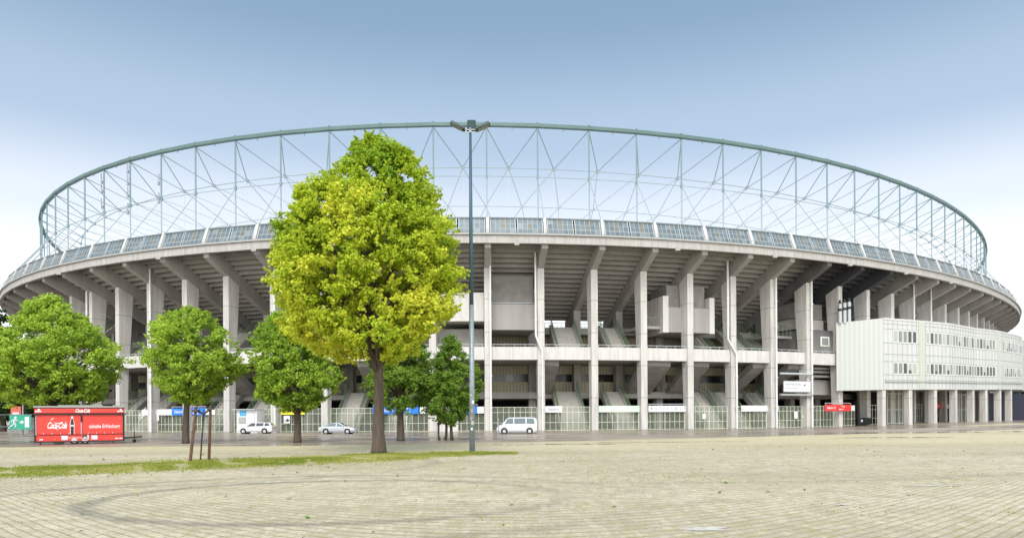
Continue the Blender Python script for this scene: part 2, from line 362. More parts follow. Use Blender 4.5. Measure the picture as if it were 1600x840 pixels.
for i, (u, v, a, b_) in enumerate([(1100, 826, .5, .17), (415, 753, .5, .16), (1320, 788, .28, .1), (1462, 758, .7, .16), (1500, 675, 13, 1.5), (1395, 683, 5, .7), (870, 693.5, 6, .5), (1040, 690, 5, .35)]):
    p = gp(u, v); m_ = MB(); n_ = 40; r_ = random.Random(i)
    ph_ = [r_.random() * 6 for _ in range(4)]
    vs = []
    for k in range(n_):
        t = 2 * math.pi * k / n_; rr = 1 + .22 * math.sin(2 * t + ph_[0]) + .16 * math.sin(3 * t + ph_[1]) + .1 * math.sin(7 * t + ph_[2]) + .07 * math.sin(11 * t + ph_[3])
        x = p.x + a * rr * math.cos(t); y = p.y + b_ * rr * math.sin(t); vs.append((x, y, gz(x, y) + .009))
    m_.add(vs, [tuple(range(n_))]); tag(m_.build('puddle' if i > 3 else 'pale_patch', WATER if i > 3 else PATCH, origin=False), kind='structure')

# grass verge
TOPE = [(-60, 735), (0, 731), (150, 727), (300, 719), (450, 715), (600, 708), (740, 706), (806, 707.5)]
BOTE = [(-60, 749), (0, 745), (200, 737.5), (400, 728), (600, 719.5), (740, 711), (806, 709)]
def band(u):
    a = np.interp(u, [p[0] for p in TOPE], [p[1] for p in TOPE]); b_ = np.interp(u, [p[0] for p in BOTE], [p[1] for p in BOTE]); return a, b_
vb = MB(); us = np.linspace(-60, 806, 90)
prof = [(0, 0), (.12, .02), (.35, .045), (.65, .045), (.88, .02), (1, 0)]
for u in us:
    a, b_ = band(u); pa, pb = gp(u, a), gp(u, b_)
    wv = .25 * math.sin(u * .11) + .2 * math.sin(u * .31)
    for t, h in prof:
        q = pa.lerp(pb, t); vb.v.append((q.x, q.y + (wv if t in (0, 1) else 0), .006 + h))
for i in range(len(us) - 1):
    for j in range(5): vb.f.append([i * 6 + j, i * 6 + j + 1, (i + 1) * 6 + j + 1, (i + 1) * 6 + j]); vb.m.append(0)
tag(vb.build('grass_verge', SOIL, origin=False), kind='structure')

def leafmesh(name, P, Nn, size, val, m, parent=None, aspect=.75, label=None):
    """many small folded leaves: P centres, Nn normals, size lengths, val tint 0..1"""
    n = len(P); up = rng.normal(size=(n, 3)); t = np.cross(Nn, up); t /= np.linalg.norm(t, axis=1)[:, None] + 1e-9; b_ = np.cross(Nn, t)
    s = size[:, None]; L = P - t * s * .5; Rr = P + t * s * .5; A = P + b_ * s * aspect * .5 + Nn * s * .1; B = P - b_ * s * aspect * .5 + Nn * s * .1
    V = np.stack([L, A, Rr, B], 1).reshape(-1, 3)
    me = bpy.data.meshes.new(name); me.vertices.add(4 * n); me.loops.add(6 * n); me.polygons.add(2 * n)
    me.vertices.foreach_set('co', V.ravel())
    i0 = np.arange(n) * 4; tri = np.stack([i0, i0 + 1, i0 + 2, i0, i0 + 2, i0 + 3], 1)
    me.loops.foreach_set('vertex_index', tri.ravel().astype(np.int32)); me.polygons.foreach_set('loop_start', (np.arange(2 * n) * 3).astype(np.int32)); me.polygons.foreach_set('loop_total', np.full(2 * n, 3, np.int32))
    at_ = me.attributes.new('leaf', 'FLOAT', 'FACE'); at_.data.foreach_set('value', np.repeat(np.clip(val, 0, 1), 2).astype(np.float32))
    me.materials.append(m); me.update(); me.validate()
    o = bpy.data.objects.new(name, me); col.objects.link(o)
    if parent: o.parent = parent
    return o
# grass blades as one mass
nb = 80000; ub = rng.uniform(-60, 806, nb); PB = []
for u in ub:
    a, b_ = band(u); t = random.gauss(.5, .26)
    if mn.noise(Vector((u * .03, t * 2.2, 7))) < -.22: continue
    if t < -.4 or t > 1.4: continue
    q = gp(u, a).lerp(gp(u, b_), t); PB.append((q.x + random.gauss(0, .08), q.y + random.gauss(0, .15), .045 * max(0, 1 - (2 * t - 1) ** 2) + .035))
PB = np.array(PB); nb = len(PB); Nn = rng.normal(size=(nb, 3)) * np.array([1, 1, .25]); Nn /= np.linalg.norm(Nn, axis=1)[:, None]
vv = np.array([.45 + .55 * mn.noise(Vector((p[0] * .35, p[1] * .35, 0))) for p in PB]) + rng.normal(0, .2, nb)
tag(leafmesh('grass', PB, Nn, rng.uniform(.05, .11, nb), vv, GRASSM, aspect=.4), 'short yellow green grass along the verge in front of the big tree', 'grass', kind='stuff')
# sparse weeds in the paving joints
nw = 3800; PW = []
while len(PW) < nw:
    x = random.uniform(-34, 55); y = random.uniform(9, 52)
    if abs(x) > y * .8 + 2: continue
    k = mn.noise(Vector((x * .12, y * .3, 3))) + .5 * mn.noise(Vector((x * .9, y * .9, 5)))
    if k > .18 + random.random() * .25: PW.append((x, y, .012))
PW = np.array(PW); Nn = rng.normal(size=(nw, 3)) * .5 + np.array([0, 0, 1]); Nn /= np.linalg.norm(Nn, axis=1)[:, None]
tag(leafmesh('weeds', PW, Nn, rng.uniform(.03, .07, nw), rng.uniform(.2, .9, nw), GRASSM), 'low weeds scattered in the joints of the paved lot', 'weeds', kind='stuff')
nl = 170; PL = np.stack([rng.uniform(-30, 40, nl), rng.uniform(9, 45, nl), np.full(nl, .02)], 1); Nn = rng.normal(size=(nl, 3)) * .3 + np.array([0, 0, 1]); Nn /= np.linalg.norm(Nn, axis=1)[:, None]
tag(leafmesh('fallen_leaves', PL, Nn, rng.uniform(.06, .16, nl), rng.uniform(0, .3, nl), LEAF_DK), 'loose dark fallen leaves scattered over the pale paving', 'leaves', kind='stuff')

# ------------------------------------------------------------------ stadium plan (oval) : position by frame number k, offset outwards, height
PAR = dict(R=106.5863, Xc=-2.49, Yc=189.2776, m=[0.3763, 5.9916, 3.6797, -6.5909, 0.6713, -0.3426, -1.6125, 0.9381, 0.481, -0.1172])
NP = 1440; ph = np.linspace(0, 2 * np.pi, NP + 1)[:-1]
rr = np.full(NP, PAR['R'])
for n_ in range(2, 7): rr = rr + PAR['m'][2 * (n_ - 2)] * np.cos(n_ * ph) + PAR['m'][2 * (n_ - 2) + 1] * np.sin(n_ * ph)
PX = rr * np.sin(ph); PY = -rr * np.cos(ph)
TX = np.roll(PX, -1) - np.roll(PX, 1); TY = np.roll(PY, -1) - np.roll(PY, 1); LL = np.hypot(TX, TY); NX = TY / LL; NY = -TX / LL
PX = PX + PAR['Xc']; PY = PY + PAR['Yc']
KT = [-29.2, -26.6, -23.7, -20.8, -18, -15.1, -12.1, -9.1, -6.1, -3.1, -.1, 2.8, 5.8, 8.7, 11.6, 14.5, 17.4, 20.3, 23.2, 26.1, 29, 31.9, 34.6, 37.4, 40.3, 43.1, 45.8]
KA, KB = -30, 45
def phik(k):
    if k < -10: return -29.2 + (k + 10) * 2.85
    if k > 16: return 45.8 + (k - 16) * 2.78
    return float(np.interp(k, range(-10, 17), KT))
def Q(k, off, z):
    a = (phik(k) % 360) / 360 * NP; i = int(a) % NP; j = (i + 1) % NP; t = a - int(a)
    x = PX[i] * (1 - t) + PX[j] * t; y = PY[i] * (1 - t) + PY[j] * t; nx = NX[i] * (1 - t) + NX[j] * t; ny = NY[i] * (1 - t) + NY[j] * t
    return Vector((x + nx * off, y + ny * off, z))
def tang(k):
    a = (phik(k) % 360) / 360 * NP; i = int(a) % NP; return Vector((-NY[i], NX[i], 0))
def fin(b, k, poly, hw, dk=0.0):
    t = tang(k); A = [Q(k, o, z) + t * (dk - hw) for o, z in poly]; B = [Q(k, o, z) + t * (dk + hw) for o, z in poly]; b.prism(B, A)
def strip(b, ks, poly, closed=True):
    """sweeps a profile polygon (off,z) along the ring through frames ks"""
    n = len(poly); vs = [Q(k, o, z) for k in ks for o, z in poly]; fs = []
    for i in range(len(ks) - 1):
        for j in range(n if closed else n - 1):
            fs.append((i * n + j, i * n + (j + 1) % n, (i + 1) * n + (j + 1) % n, (i + 1) * n + j))
    if closed: fs += [tuple(range(n)), tuple(range((len(ks) - 1) * n, len(ks) * n))[::-1]]
    b.add(vs, fs)
def gzf(k, off):
    p = Q(k, off, 0); return gz(p.x * S, p.y * S) / S
def uvq(o, us_):                                  # uv.x = running length for corrugation, per vertex list
    me = o.data; uv = me.uv_layers.new(name='UVMap')
    for lp in me.loops: uv.data[lp.index].uv = (us_[lp.vertex_index], 0)

c0 = Q(0, 3.2, 0) * S
ST = empty('stadium', (c0.x, c0.y, 0), 'vast oval concrete stadium with a steel lattice ring above its glazed canopy', 'stadium')
RINGK = list(range(KA, KB + 1))
for m_ in (TIER, CONC): shade_patch(m_, tuple(Q(8.2, 3, 18.5) * S), 15, (.025, .028, .036), .93)   # dark bluish shading under the tier, painted into the concrete colours
WHOLE = [k for k in np.arange(-62, 62.5, 1)]      # full circuit (about 124 frames)
# columns and raker beams
for k in range(-20, 27):
    g = gzf(k, 3)
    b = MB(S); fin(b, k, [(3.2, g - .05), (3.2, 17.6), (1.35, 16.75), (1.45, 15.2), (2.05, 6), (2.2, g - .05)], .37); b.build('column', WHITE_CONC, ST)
    lo = lambda o: 17.6 + .46 * (o - 3.2)
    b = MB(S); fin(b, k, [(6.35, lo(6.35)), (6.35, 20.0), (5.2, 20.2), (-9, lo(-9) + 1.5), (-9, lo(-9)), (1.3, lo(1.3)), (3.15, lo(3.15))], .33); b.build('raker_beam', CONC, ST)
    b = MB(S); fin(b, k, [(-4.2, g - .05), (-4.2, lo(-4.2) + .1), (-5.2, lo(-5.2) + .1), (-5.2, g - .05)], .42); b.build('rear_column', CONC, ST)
# stepped underside of the upper tier (continuous)
b = MB(S); prof = []
o_, z_ = 6.1, 20.35
prof.append((o_, z_ + .5)); prof.append((o_, z_))
for i in range(18):
    prof.append((o_ - .28, z_)); prof.append((o_ - .30, z_ - .02 + .30)); prof.append((o_ - .80, z_ + .28)); o_ -= .80; z_ -= .375; prof.append((o_, z_))
prof += [(o_ - .3, z_), (o_ - .3, z_ + 1.2), (2.0, 21.3)]
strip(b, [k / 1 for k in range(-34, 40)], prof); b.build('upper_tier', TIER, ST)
# soffit edge beam, gutter and canopy
b = MB(S); strip(b, RINGK, [(6.75, 19.45), (6.75, 20.25), (6.36, 20.25), (6.36, 19.45)]); b.build('edge_beam', mat('beam_concrete', (.45, .43, .40), .8, noise=.3, nscale=2.0, streak=True), ST)
b = MB(S); strip(b, RINGK, [(6.95, 20.27), (6.95, 20.45), (6.30, 20.47), (6.30, 20.27)])
for k in RINGK[:-1]:
    for s_ in (0.0, .5):
        b.tube(Q(k + s_, 6.95, 20.45), Q(k + s_, 6.95, 20.8), .025, n=4)
strip(b, RINGK, [(6.97, 20.8), (6.97, 20.84), (6.93, 20.84), (6.93, 20.8)]); b.build('gutter', GUTTER, ST)
b = MB(S); strip(b, RINGK, [(6.1, 22.12), (6.1, 22.27), (5.7, 22.3), (5.7, 22.12)]); b.build('top_flashing', mat('dark_flashing', (.13, .15, .15), .6), ST)
b = MB(S); strip(b, RINGK, [(5.7, 22.15), (5.7, 22.3), (-12, 23.3), (-26, 23.6), (-26, 23.4), (-12, 23.1)]); b.build('roof', mat('roof_sheet', (.6, .62, .62), .6), ST)
GA, GB = (6.64, 20.5), (5.99, 22.12)
def gl(t): return (GA[0] + (GB[0] - GA[0]) * t, GA[1] + (GB[1] - GA[1]) * t)
rc = random.Random(3); BARM = mat('glazing_bar_paint', (.40, .43, .44), .5)
for k in range(KA, KB):
    b = MB(S); tints = []
    for hb in range(2):
        for i in range(5):
            a0 = k + .045 + hb * .475 + i * .087; a1 = a0 + .087
            if hb and i == 4: a1 = k + .955
            for j in range(3):
                p, q_ = gl(j / 3 + .01), gl((j + 1) / 3)
                b.add([Q(a0, *p), Q(a1, *p), Q(a1, *q_), Q(a0, *q_)], [(0, 1, 2, 3)])
                r_ = rc.random(); c = (.085, .112, .125) if r_ < .6 else (.10, .128, .14) if r_ < .9 else (.14, .168, .175)
                if (i == 2 and j == 1) or (i == 2 and j == 2 and r_ < .6): c = (.115, .112, .09)
                mu = rc.uniform(1.25, 1.5); tints.append(tuple(x * mu for x in c))
    o = b.build('glazing', CANOPY, ST); at_ = o.data.attributes.new('tint', 'FLOAT_COLOR', 'FACE')
    for i, c in enumerate(tints): at_.data[i].color = (*c, 1)
    b = MB(S)
    for hb in range(2):
        for i in range(6):
            a0 = k + .045 + hb * .475 + i * .087
            b.tube(Q(a0, GA[0] + .03, GA[1]), Q(a0, GB[0] + .03, GB[1]), .026 if 0 < i < 5 else .06, n=4)
    for j in range(4):
        p = gl(j / 3); b.tube(Q(k + .045, p[0] + .03, p[1]), Q(k + .955, p[0] + .03, p[1]), .02, n=4)
    b.build('glazing_bar', BARM, ST)
    b = MB(S); t = tang(k); A = []; 
    for (o1, z1) in ((GA[0] + .16, GA[1] - .05), (GB[0] + .16, GB[1] + .12), (GB[0] - .2, GB[1] + .12), (GA[0] - .2, GA[1] - .05)): A.append((o1, z1))
    fin(b, k, A, .15); b.build('canopy_rib', PARAPET, ST)
# ---- steel lattice ring
zt, ot = 33.97, 1.4
b = MB(S); strip(b, [k for k in np.arange(KA, KB + .5, 1)], [(ot + .25, zt - .37), (ot + .25, zt), (ot - .25, zt), (ot - .25, zt - .37)]); b.build('compression_ring', RING, ST)
b = MB(S)
for k in RINGK:
    b.tube(Q(k, ot, zt - .02), Q(k, ot, zt + .16), .12, n=6); b.tube(Q(k + .5, ot, zt - .5), Q(k + .5, ot, zt - .72), .05, n=4)
b.build('ring_fitting', RING, ST)
Aof, Az, Bz, Cof, Cz, Dof, Dz = -4.2, 31.0, 28.1, -13.4, 29.2, -23, 27.4
for k in range(-24, 40):
    b = MB(S); b.tube(Q(k, ot, zt - .5), Q(k, ot, Bz), .095, n=6); b.box(Q(k, ot, Bz), (.27, .27, .36)); b.build('lattice_post', POST, ST)
    b = MB(S); b.tube(Q(k, ot, Bz), Q(k, ot, 22.4), .085, n=5); b.tube(Q(k, ot, Bz), Q(k, GB[0], GB[1]), .055, n=5); b.build('canopy_strut', PALE2, ST)
    b = MB(S)
    b.tube(Q(k, ot, zt - .45), Q(k + .5, Aof, Az), .06, n=5); b.tube(Q(k + 1, ot, zt - .45), Q(k + .5, Aof, Az), .06, n=5)
    b.box(Q(k + .5, Aof, Az), (.3, .3, .35)); b.build('ring_diagonal', DIAG, ST)
    b = MB(S); b.tube(Q(k + .5, Aof, Az), Q(k, Cof, Cz), .055, n=5); b.tube(Q(k + .5, Aof, Az), Q(k + 1, Cof, Cz), .055, n=5)
    b.tube(Q(k, Cof, Cz), Q(k + .5, Dof, Dz), .05, n=4); b.tube(Q(k + 1, Cof, Cz), Q(k + .5, Dof, Dz), .05, n=4)
    b.tube(Q(k + .5, Aof, Az), Q(k + .5, Aof, Az - 5), .018, n=4); b.box(Q(k, Cof, Cz), (.3, .3, .3)); b.build('roof_diagonal', PALE, ST)
b = MB(S)
for k in range(-24, 39):
    b.tube(Q(k + .5, Aof, Az), Q(k + 1.5, Aof, Az), .055, n=5); pass
b.build('purlin_ring', DIAG, ST)
b = MB(S)
for k in range(-24, 39): b.tube(Q(k, ot, Bz), Q(k + 1, ot, Bz), .045, n=5)
b.build('post_ring', DIAG, ST)
b = MB(S)
for k in range(-24, 39): b.tube(Q(k, Cof, Cz), Q(k + 1, Cof, Cz), .05, n=5)
b.build('inner_ring', PALE2, ST)
for k, zs in ((-9, (29, 31, 32.2)), (-8, (27.5, 29.5, 31, 32.5)), (-7, (28, 30.2)), (16, (25, 27)), (18, (26, 28.5))):   # aerials strapped to posts
    b = MB(S)
    for z in zs:
        b.tube(Q(k, ot + .35, z), Q(k, ot + .35, z + .8), .07, n=6); b.tube(Q(k, ot, z + .3), Q(k, ot + .35, z + .3), .03, n=4); b.box(Q(k - .06, ot + .1, z - .2), (.25, .2, .4))
    b.build('antenna', INKG, ST)

# ---- floors and bays
lo = lambda o: 17.6 + .46 * (o - 3.2)
for k in range(-14, 9):                           # main gallery parapets
    if k > 7: continue
    b = MB(S); strip(b, [k + .065, k + .5, k + .935], [(2.95, 7.75), (2.95, 9.15), (2.6, 9.15), (2.6, 7.75)]); b.build('parapet', PARAPET, ST)
    b = MB(S)
    for i in range(5): b.tube(Q(k + .1 + .2 * i, 2.8, 9.15), Q(k + .1 + .2 * i, 2.8, 9.42), .03, n=4)
    b.tube(Q(k + .07, 2.8, 9.42), Q(k + .93, 2.8, 9.42), .035, n=5); b.build('handrail', PALE, ST)
KB2 = list(range(-16, 24))
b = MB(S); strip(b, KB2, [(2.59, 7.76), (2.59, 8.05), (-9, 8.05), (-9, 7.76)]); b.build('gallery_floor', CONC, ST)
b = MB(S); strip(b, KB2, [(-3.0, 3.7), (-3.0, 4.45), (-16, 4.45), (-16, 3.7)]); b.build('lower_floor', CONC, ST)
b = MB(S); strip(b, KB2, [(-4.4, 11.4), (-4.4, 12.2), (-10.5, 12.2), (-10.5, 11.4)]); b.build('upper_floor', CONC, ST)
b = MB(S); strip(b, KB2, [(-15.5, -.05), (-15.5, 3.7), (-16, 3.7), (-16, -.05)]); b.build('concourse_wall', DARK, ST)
ri = random.Random(5)
# lower mid-storey cladding with window band, per bay
for k in range(-14, 22):
    for (z0, z1, o1) in ((4.45, 5.8, -6.5), (6.75, 7.76, -6.5), (8.05, 11.4, -7.2)):
        if z0 > 8 and k in (): continue
        b = MB(S); strip(b, [k + .0, k + .34, k + .67, k + 1.0], [(o1, z0), (o1, z1), (o1 - .2, z1), (o1 - .2, z0)])
        o = b.build('cladding', CREAM, ST); uvq(o, [(i // 4) * 1.9 * S for i in range(16)])
    b = MB(S); strip(b, [k, k + 1], [(-6.52, 5.8), (-6.52, 6.75), (-6.7, 6.75), (-6.7, 5.8)]); b.build('window', WDARK, ST)
    b = MB(S)
    for s_ in ((.12, .3),) if k % 2 else ((.42, .6),):
        strip(b, [k + s_[0], k + s_[1]], [(-6.4, 5.82), (-6.4, 6.73), (-6.5, 6.73), (-6.5, 5.82)])
    b.build('window_panel', REDP if k % 3 else BLIND, ST)
# upper back walls (left open where sky shows through)
for k in range(-14, 24):
    if k in (1, 2, 5, -5, 16): 
        b = MB(S)
        for i in range(8): b.tube(Q(k + .1 + .1 * i, -8, 12.2), Q(k + .1 + .1 * i, -8, 13.2), .03, n=4)
        b.tube(Q(k + .05, -8, 13.2), Q(k + .95, -8, 13.2), .04, n=4); b.tube(Q(k + .05, -8, 12.8), Q(k + .95, -8, 12.8), .03, n=4); b.build('vomitory_railing', RAILG, ST); continue
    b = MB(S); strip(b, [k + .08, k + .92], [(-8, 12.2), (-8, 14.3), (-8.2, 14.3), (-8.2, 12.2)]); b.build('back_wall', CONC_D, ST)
def stairs(k, s0, s1, o0, z0, o1, z1, steps=14, under=False, m=STAIRC):
    b = MB(S)
    prof = []
    for i in range(steps):
        t0, t1 = i / steps, (i + 1) / steps
        oa = o0 + (o1 - o0) * t0; za = z0 + (z1 - z0) * t1; ob = o0 + (o1 - o0) * t1
        prof += [(oa, z0 + (z1 - z0) * t0), (oa, za)]
    prof += [(o1, z1), (o1, z1 - .55), (o0 + (o1 - o0) * .1, z0 - .1)]
    fin2(b, k, s0, s1, prof); b.build('staircase', m, ST)
    b = MB(S)
    for s_ in (s0, s1):
        A_ = [(o0, z0 - .3), (o0, z0 + .35), (o1, z1 + .35), (o1, z1 - .6)]
        w_ = .03
        fin2(b, k, s_ - w_, s_ + w_, A_)
    b.build('stringer', CONC if not under else CONC_D, ST)
    b = MB(S)
    for s_ in (s0, s1):
        for h in (.75, 1.1, 1.4): b.tube(Q(k + s_, o0, z0 + h), Q(k + s_, o1, z1 + h), .035, n=4)
        for i in range(9):
            t = i / 8; o_ = o0 + (o1 - o0) * t; z_ = z0 + (z1 - z0) * t; b.tube(Q(k + s_, o_, z_), Q(k + s_, o_, z_ + 1.4), .025, n=4)
    b.build('stair_railing', RAILG, ST)
def fin2(b, k, s0, s1, poly):
    A = [Q(k + s0, o, z) for o, z in poly]; B = [Q(k + s1, o, z) for o, z in poly]; b.prism(B, A)
UP = {1: (.42, .92), 2: (.50, .92), 4: (.50, .92), 5: (.15, .6), 6: (.15, .55), -3: (.08, .5), -2: (.1, .5), -5: (.1, .55), -6: (.1, .5), -8: (.1, .55), -9: (.1, .5)}
for k, (s0, s1) in UP.items():
    stairs(k, s0, s1, 1.8, gzf(k, 0), -3.1, 4.45)
UP2 = {1: (.42, .92), 2: (.52, .92), 4: (.6, .95), 5: (.58, .95), 6: (.2, .6), -5: (.1, .5), -6: (.2, .6), -3: (.1, .5), -8: (.1, .5), -9: (.2, .6)}
for k, (s0, s1) in UP2.items():
    stairs(k, s0, s1, .4, 8.05, -4.5, 12.2)
DN = {1: (.08, .33), 3: (.08, .62), 4: (.08, .5), 5: (.65, .92), 6: (.62, .92), -1: (.1, .25), -4: (.5, .92), -6: (.55, .92), -3: (.6, .92), -7: (.5, .92), -10: (.5, .92)}
for k, (s0, s1) in DN.items():
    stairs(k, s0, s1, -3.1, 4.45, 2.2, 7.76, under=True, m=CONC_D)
# boxes hung in the bays
def bay_box(k0, k1, o1, o0, z0, z1, m, name='concrete_box', parent=ST):
    b = MB(S); strip(b, [k0, (k0 + k1) / 2, k1], [(o1, z0), (o1, z1), (o0, z1), (o0, z0)]); return b.build(name, m, parent)
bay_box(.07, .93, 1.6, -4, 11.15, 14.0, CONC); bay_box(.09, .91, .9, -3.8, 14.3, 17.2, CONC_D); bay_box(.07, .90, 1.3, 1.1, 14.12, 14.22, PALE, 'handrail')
bay_box(-.94, -.07, 2.4, -4, 12.0, 15.1, PARAPET, 'white_panel'); bay_box(-.93, -.08, .2, -4, 8.05, 11.4, CONC)
bay_box(3.60, 4.60, 2.0, -3, 11.1, 13.95, CONC); bay_box(3.66, 4.54, 1.2, -3, 13.95, 16.6, CONC_D, 'glazed_screen'); bay_box(3.50, 3.62, 2.1, -3, 11.05, 15.2, PARAPET, 'pier'); bay_box(4.56, 4.68, 2.1, -3, 11.05, 15.2, PARAPET, 'pier')
bay_box(3.05, 3.5, 1.4, -3.5, 11.5, 11.8, CONC, 'balcony')
bay_box(6.2, 6.92, 1.0, -3.5, 11.0, 11.3, CONC, 'balcony')
bay_box(7.07, 7.93, 2.4, -4, 9.0, 12.1, CONC); bay_box(7.07, 7.98, .8, -4, 12.3, 13.6, STAIRC, 'upper_wall'); bay_box(7.07, 7.98, .6, -3.9, 13.7, 15.6, CONC_D, 'glazed_screen')
wf = bay_box(7.52, 7.80, 2.46, 2.3, 10.1, 11.3, WFRAME, 'window'); bay_box(7.56, 7.76, 2.49, 2.42, 10.25, 11.15, WMID, 'pane', wf)
bay_box(7.07, 8.2, 1.0, .6, 4.1, 6.0, CONC, 'lintel_wall')
b = MB(S)
for z in (6.4, 6.95, 7.4): b.tube(Q(7.05, 1.5, z), Q(8.3, 1.5, z), .17, n=8)
b.build('duct', GUTTER, ST)
for (k0, k1, o_) in ((3.05, 3.5, 1.3), (6.2, 6.9, .9)):
    b = MB(S)
    for i in range(7): b.tube(Q(k0 + (k1 - k0) * i / 6, o_, 11.3), Q(k0 + (k1 - k0) * i / 6, o_, 12.8), .03, n=4)
    b.tube(Q(k0, o_, 12.8), Q(k1, o_, 12.8), .04, n=4); b.build('balcony_railing', RAILG, ST)
# left end open stair high under the tier
stairs(-10, .2, .5, .5, 12.2, -3, 15.2); 
# downpipes
def downpipe(k, dk, z0=0, kink=8.9, r=.11, top=19.3, shift=.55):
    t = tang(k); g = gzf(k, 3); b = MB(S)
    P0 = Q(k, 3.45, 0); 
    pts = [P0 + t * dk + Vector((0, 0, top)), P0 + t * dk + Vector((0, 0, kink + 1.4)), P0 + t * (dk + shift) + Vector((0, 0, kink - .3)), P0 + t * (dk + shift) + Vector((0, 0, g + .05))]
    for a_, c_ in zip(pts[:-1], pts[1:]): b.tube(a_, c_, r, n=8)
    for z in (2.5, 6, 12, 15): b.box(P0 + t * (dk + (shift if z < kink else 0)) + Vector((0, 0, z)), (.32, .3, .08))
    b.build('downpipe', PIPE, ST)
for k, dk, sh in ((0, .28, 0), (1, -.62, .7), (5, -.95, 1.15), (6, .25, 0), (7, .25, 0), (11, -.5, 0), (12, -.5, 0), (-4, .3, 0), (-7, .5, 0), (-9, -.4, 0)):
    downpipe(k, dk, shift=sh)
# small floodlights hanging from the edge beam
b_l = 0
for k in (-9, -6, -4, -1.6, .5, 3.4, 5.5, 7.5, 9.4, 11.5):
    b = MB(S); b.box(Q(k, 6.8, 19.3), (.5, .35, .22)); b.tube(Q(k, 6.75, 19.35), Q(k, 6.75, 19.6), .05, n=5); b.build('floodlight', GUTTER, ST)

# ------------------------------------------------------------------ glazed gate fence round the foot
fo = Q(0, 2.4, 0) * S
FE = empty('gate_fence', (fo.x, fo.y, 0), 'pale green framed glazed fence with gates running between the stadium columns', 'fence')
for k in range(-14, 9):
    k1 = k + 1 if k != 8 else 8.75
    n_ = 9 if k < 8 else 6
    g = gzf(k + .5, 2.4); b = MB(S)
    for i in range(n_):
        a = k + .07 + (k1 - .07 - k - .07) * i / (n_ - 1); th_ = .06 if i % 4 == 0 else .036
        b.box(Q(a, 2.4, g + 1.31), (th_, th_ * 1.2, 2.66))
    for z in (.08, .92, 2.05, 2.62): b.tube(Q(k + .06, 2.4, g + z), Q(k1 - .06, 2.4, g + z), .03, n=4)
    o = b.build('fence_panel', FENCE, FE)
    b = MB(S); strip(b, [k + .07, k1 - .07], [(2.38, g + .05), (2.38, g + 2.6), (2.36, g + 2.6), (2.36, g + .05)]); b.build('glazing', MESHP, o)
# more fence under the office building
for k in (9, 10, 11, 12, 13, 14, 15, 16):
    g = gzf(k, 2.4); b = MB(S)
    if k in (9, 11, 13):
        for z, off in ((2.3, 2.4),): pass
    for i in range(7): b.box(Q(k + .1 + .13 * i, 2.4, g + 1.31), (.045, .06, 2.6))
    for z in (.08, .92, 2.05, 2.62): b.tube(Q(k + .08, 2.4, g + z), Q(k + .92, 2.4, g + z), .035, n=4)
    o = b.build('fence_panel', FENCE if k % 2 else RAILG, FE)

# ------------------------------------------------------------------ office building on stilts, right
def ozt(t): return 13.27
OF = [(1307, 87.6), (1380, 86.0), (1441, 88.9), (1483, 91.6), (1525, 96.9), (1559, 100.0), (1587, 105.0), (1597, 108.0)]
def opt(u, Y):
    a, _ = ray(u, 580); return Vector((a * Y, Y, 0))
OP = [opt(u, Y) for u, Y in OF]; OBOT = [4.57, 4.60, 4.68, 4.76, 4.9, 5.0, 5.17, 5.25]; OT = 13.27
ob_loc = Vector((OP[1].x * S, OP[1].y * S, 0))
OB = empty('office_building', ob_loc, 'white and pale green two storey office block raised on stilts against the stadium', 'building')
cen = Vector((OP[0].x + 26, OP[0].y + 10, 0))
# body as plan polygon
back = [Q(17, 4, 0), Q(13, 4, 0), Q(10, 4, 0)]
back = [opt(1600, 116), opt(1540, 114), opt(1440, 106), opt(1350, 95.5)]
plan = OP + back
b = MB(S); A = [Vector((p.x, p.y, (OBOT + [5.25, 5.1, 4.8, 4.6])[i])) for i, p in enumerate(plan)]; B = [Vector((p.x, p.y, OT - (.36 if i == 0 else 0))) for i, p in enumerate(plan)]
b.prism(A, B); b.build('body', OFFICE, OB)
b = MB(S); e = .03
nrm = (OP[1] - OP[0]).cross(Vector((0, 0, 1))).normalized()
pa, pb_ = OP[0] + nrm * e, OP[1] + nrm * e
b.add([pa + Vector((0, 0, 4.55)), pb_ + Vector((0, 0, 4.58)), pb_ + Vector((0, 0, OT + .05)), pa + Vector((0, 0, OT - .31)), OP[0] + Vector((0, 0, 4.55)), OP[1] + Vector((0, 0, 4.58)), OP[1] + Vector((0, 0, OT + .05)), OP[0] + Vector((0, 0, OT - .31))],
      [(0, 1, 2, 3), (0, 4, 5, 1), (3, 2, 6, 7), (0, 3, 7, 4), (1, 5, 6, 2)])
o = b.build('side_cladding', GREENCLAD, OB); L_ = (pb_ - pa).length * S; uvq(o, [0, L_, L_, 0, 0, L_, L_, 0])
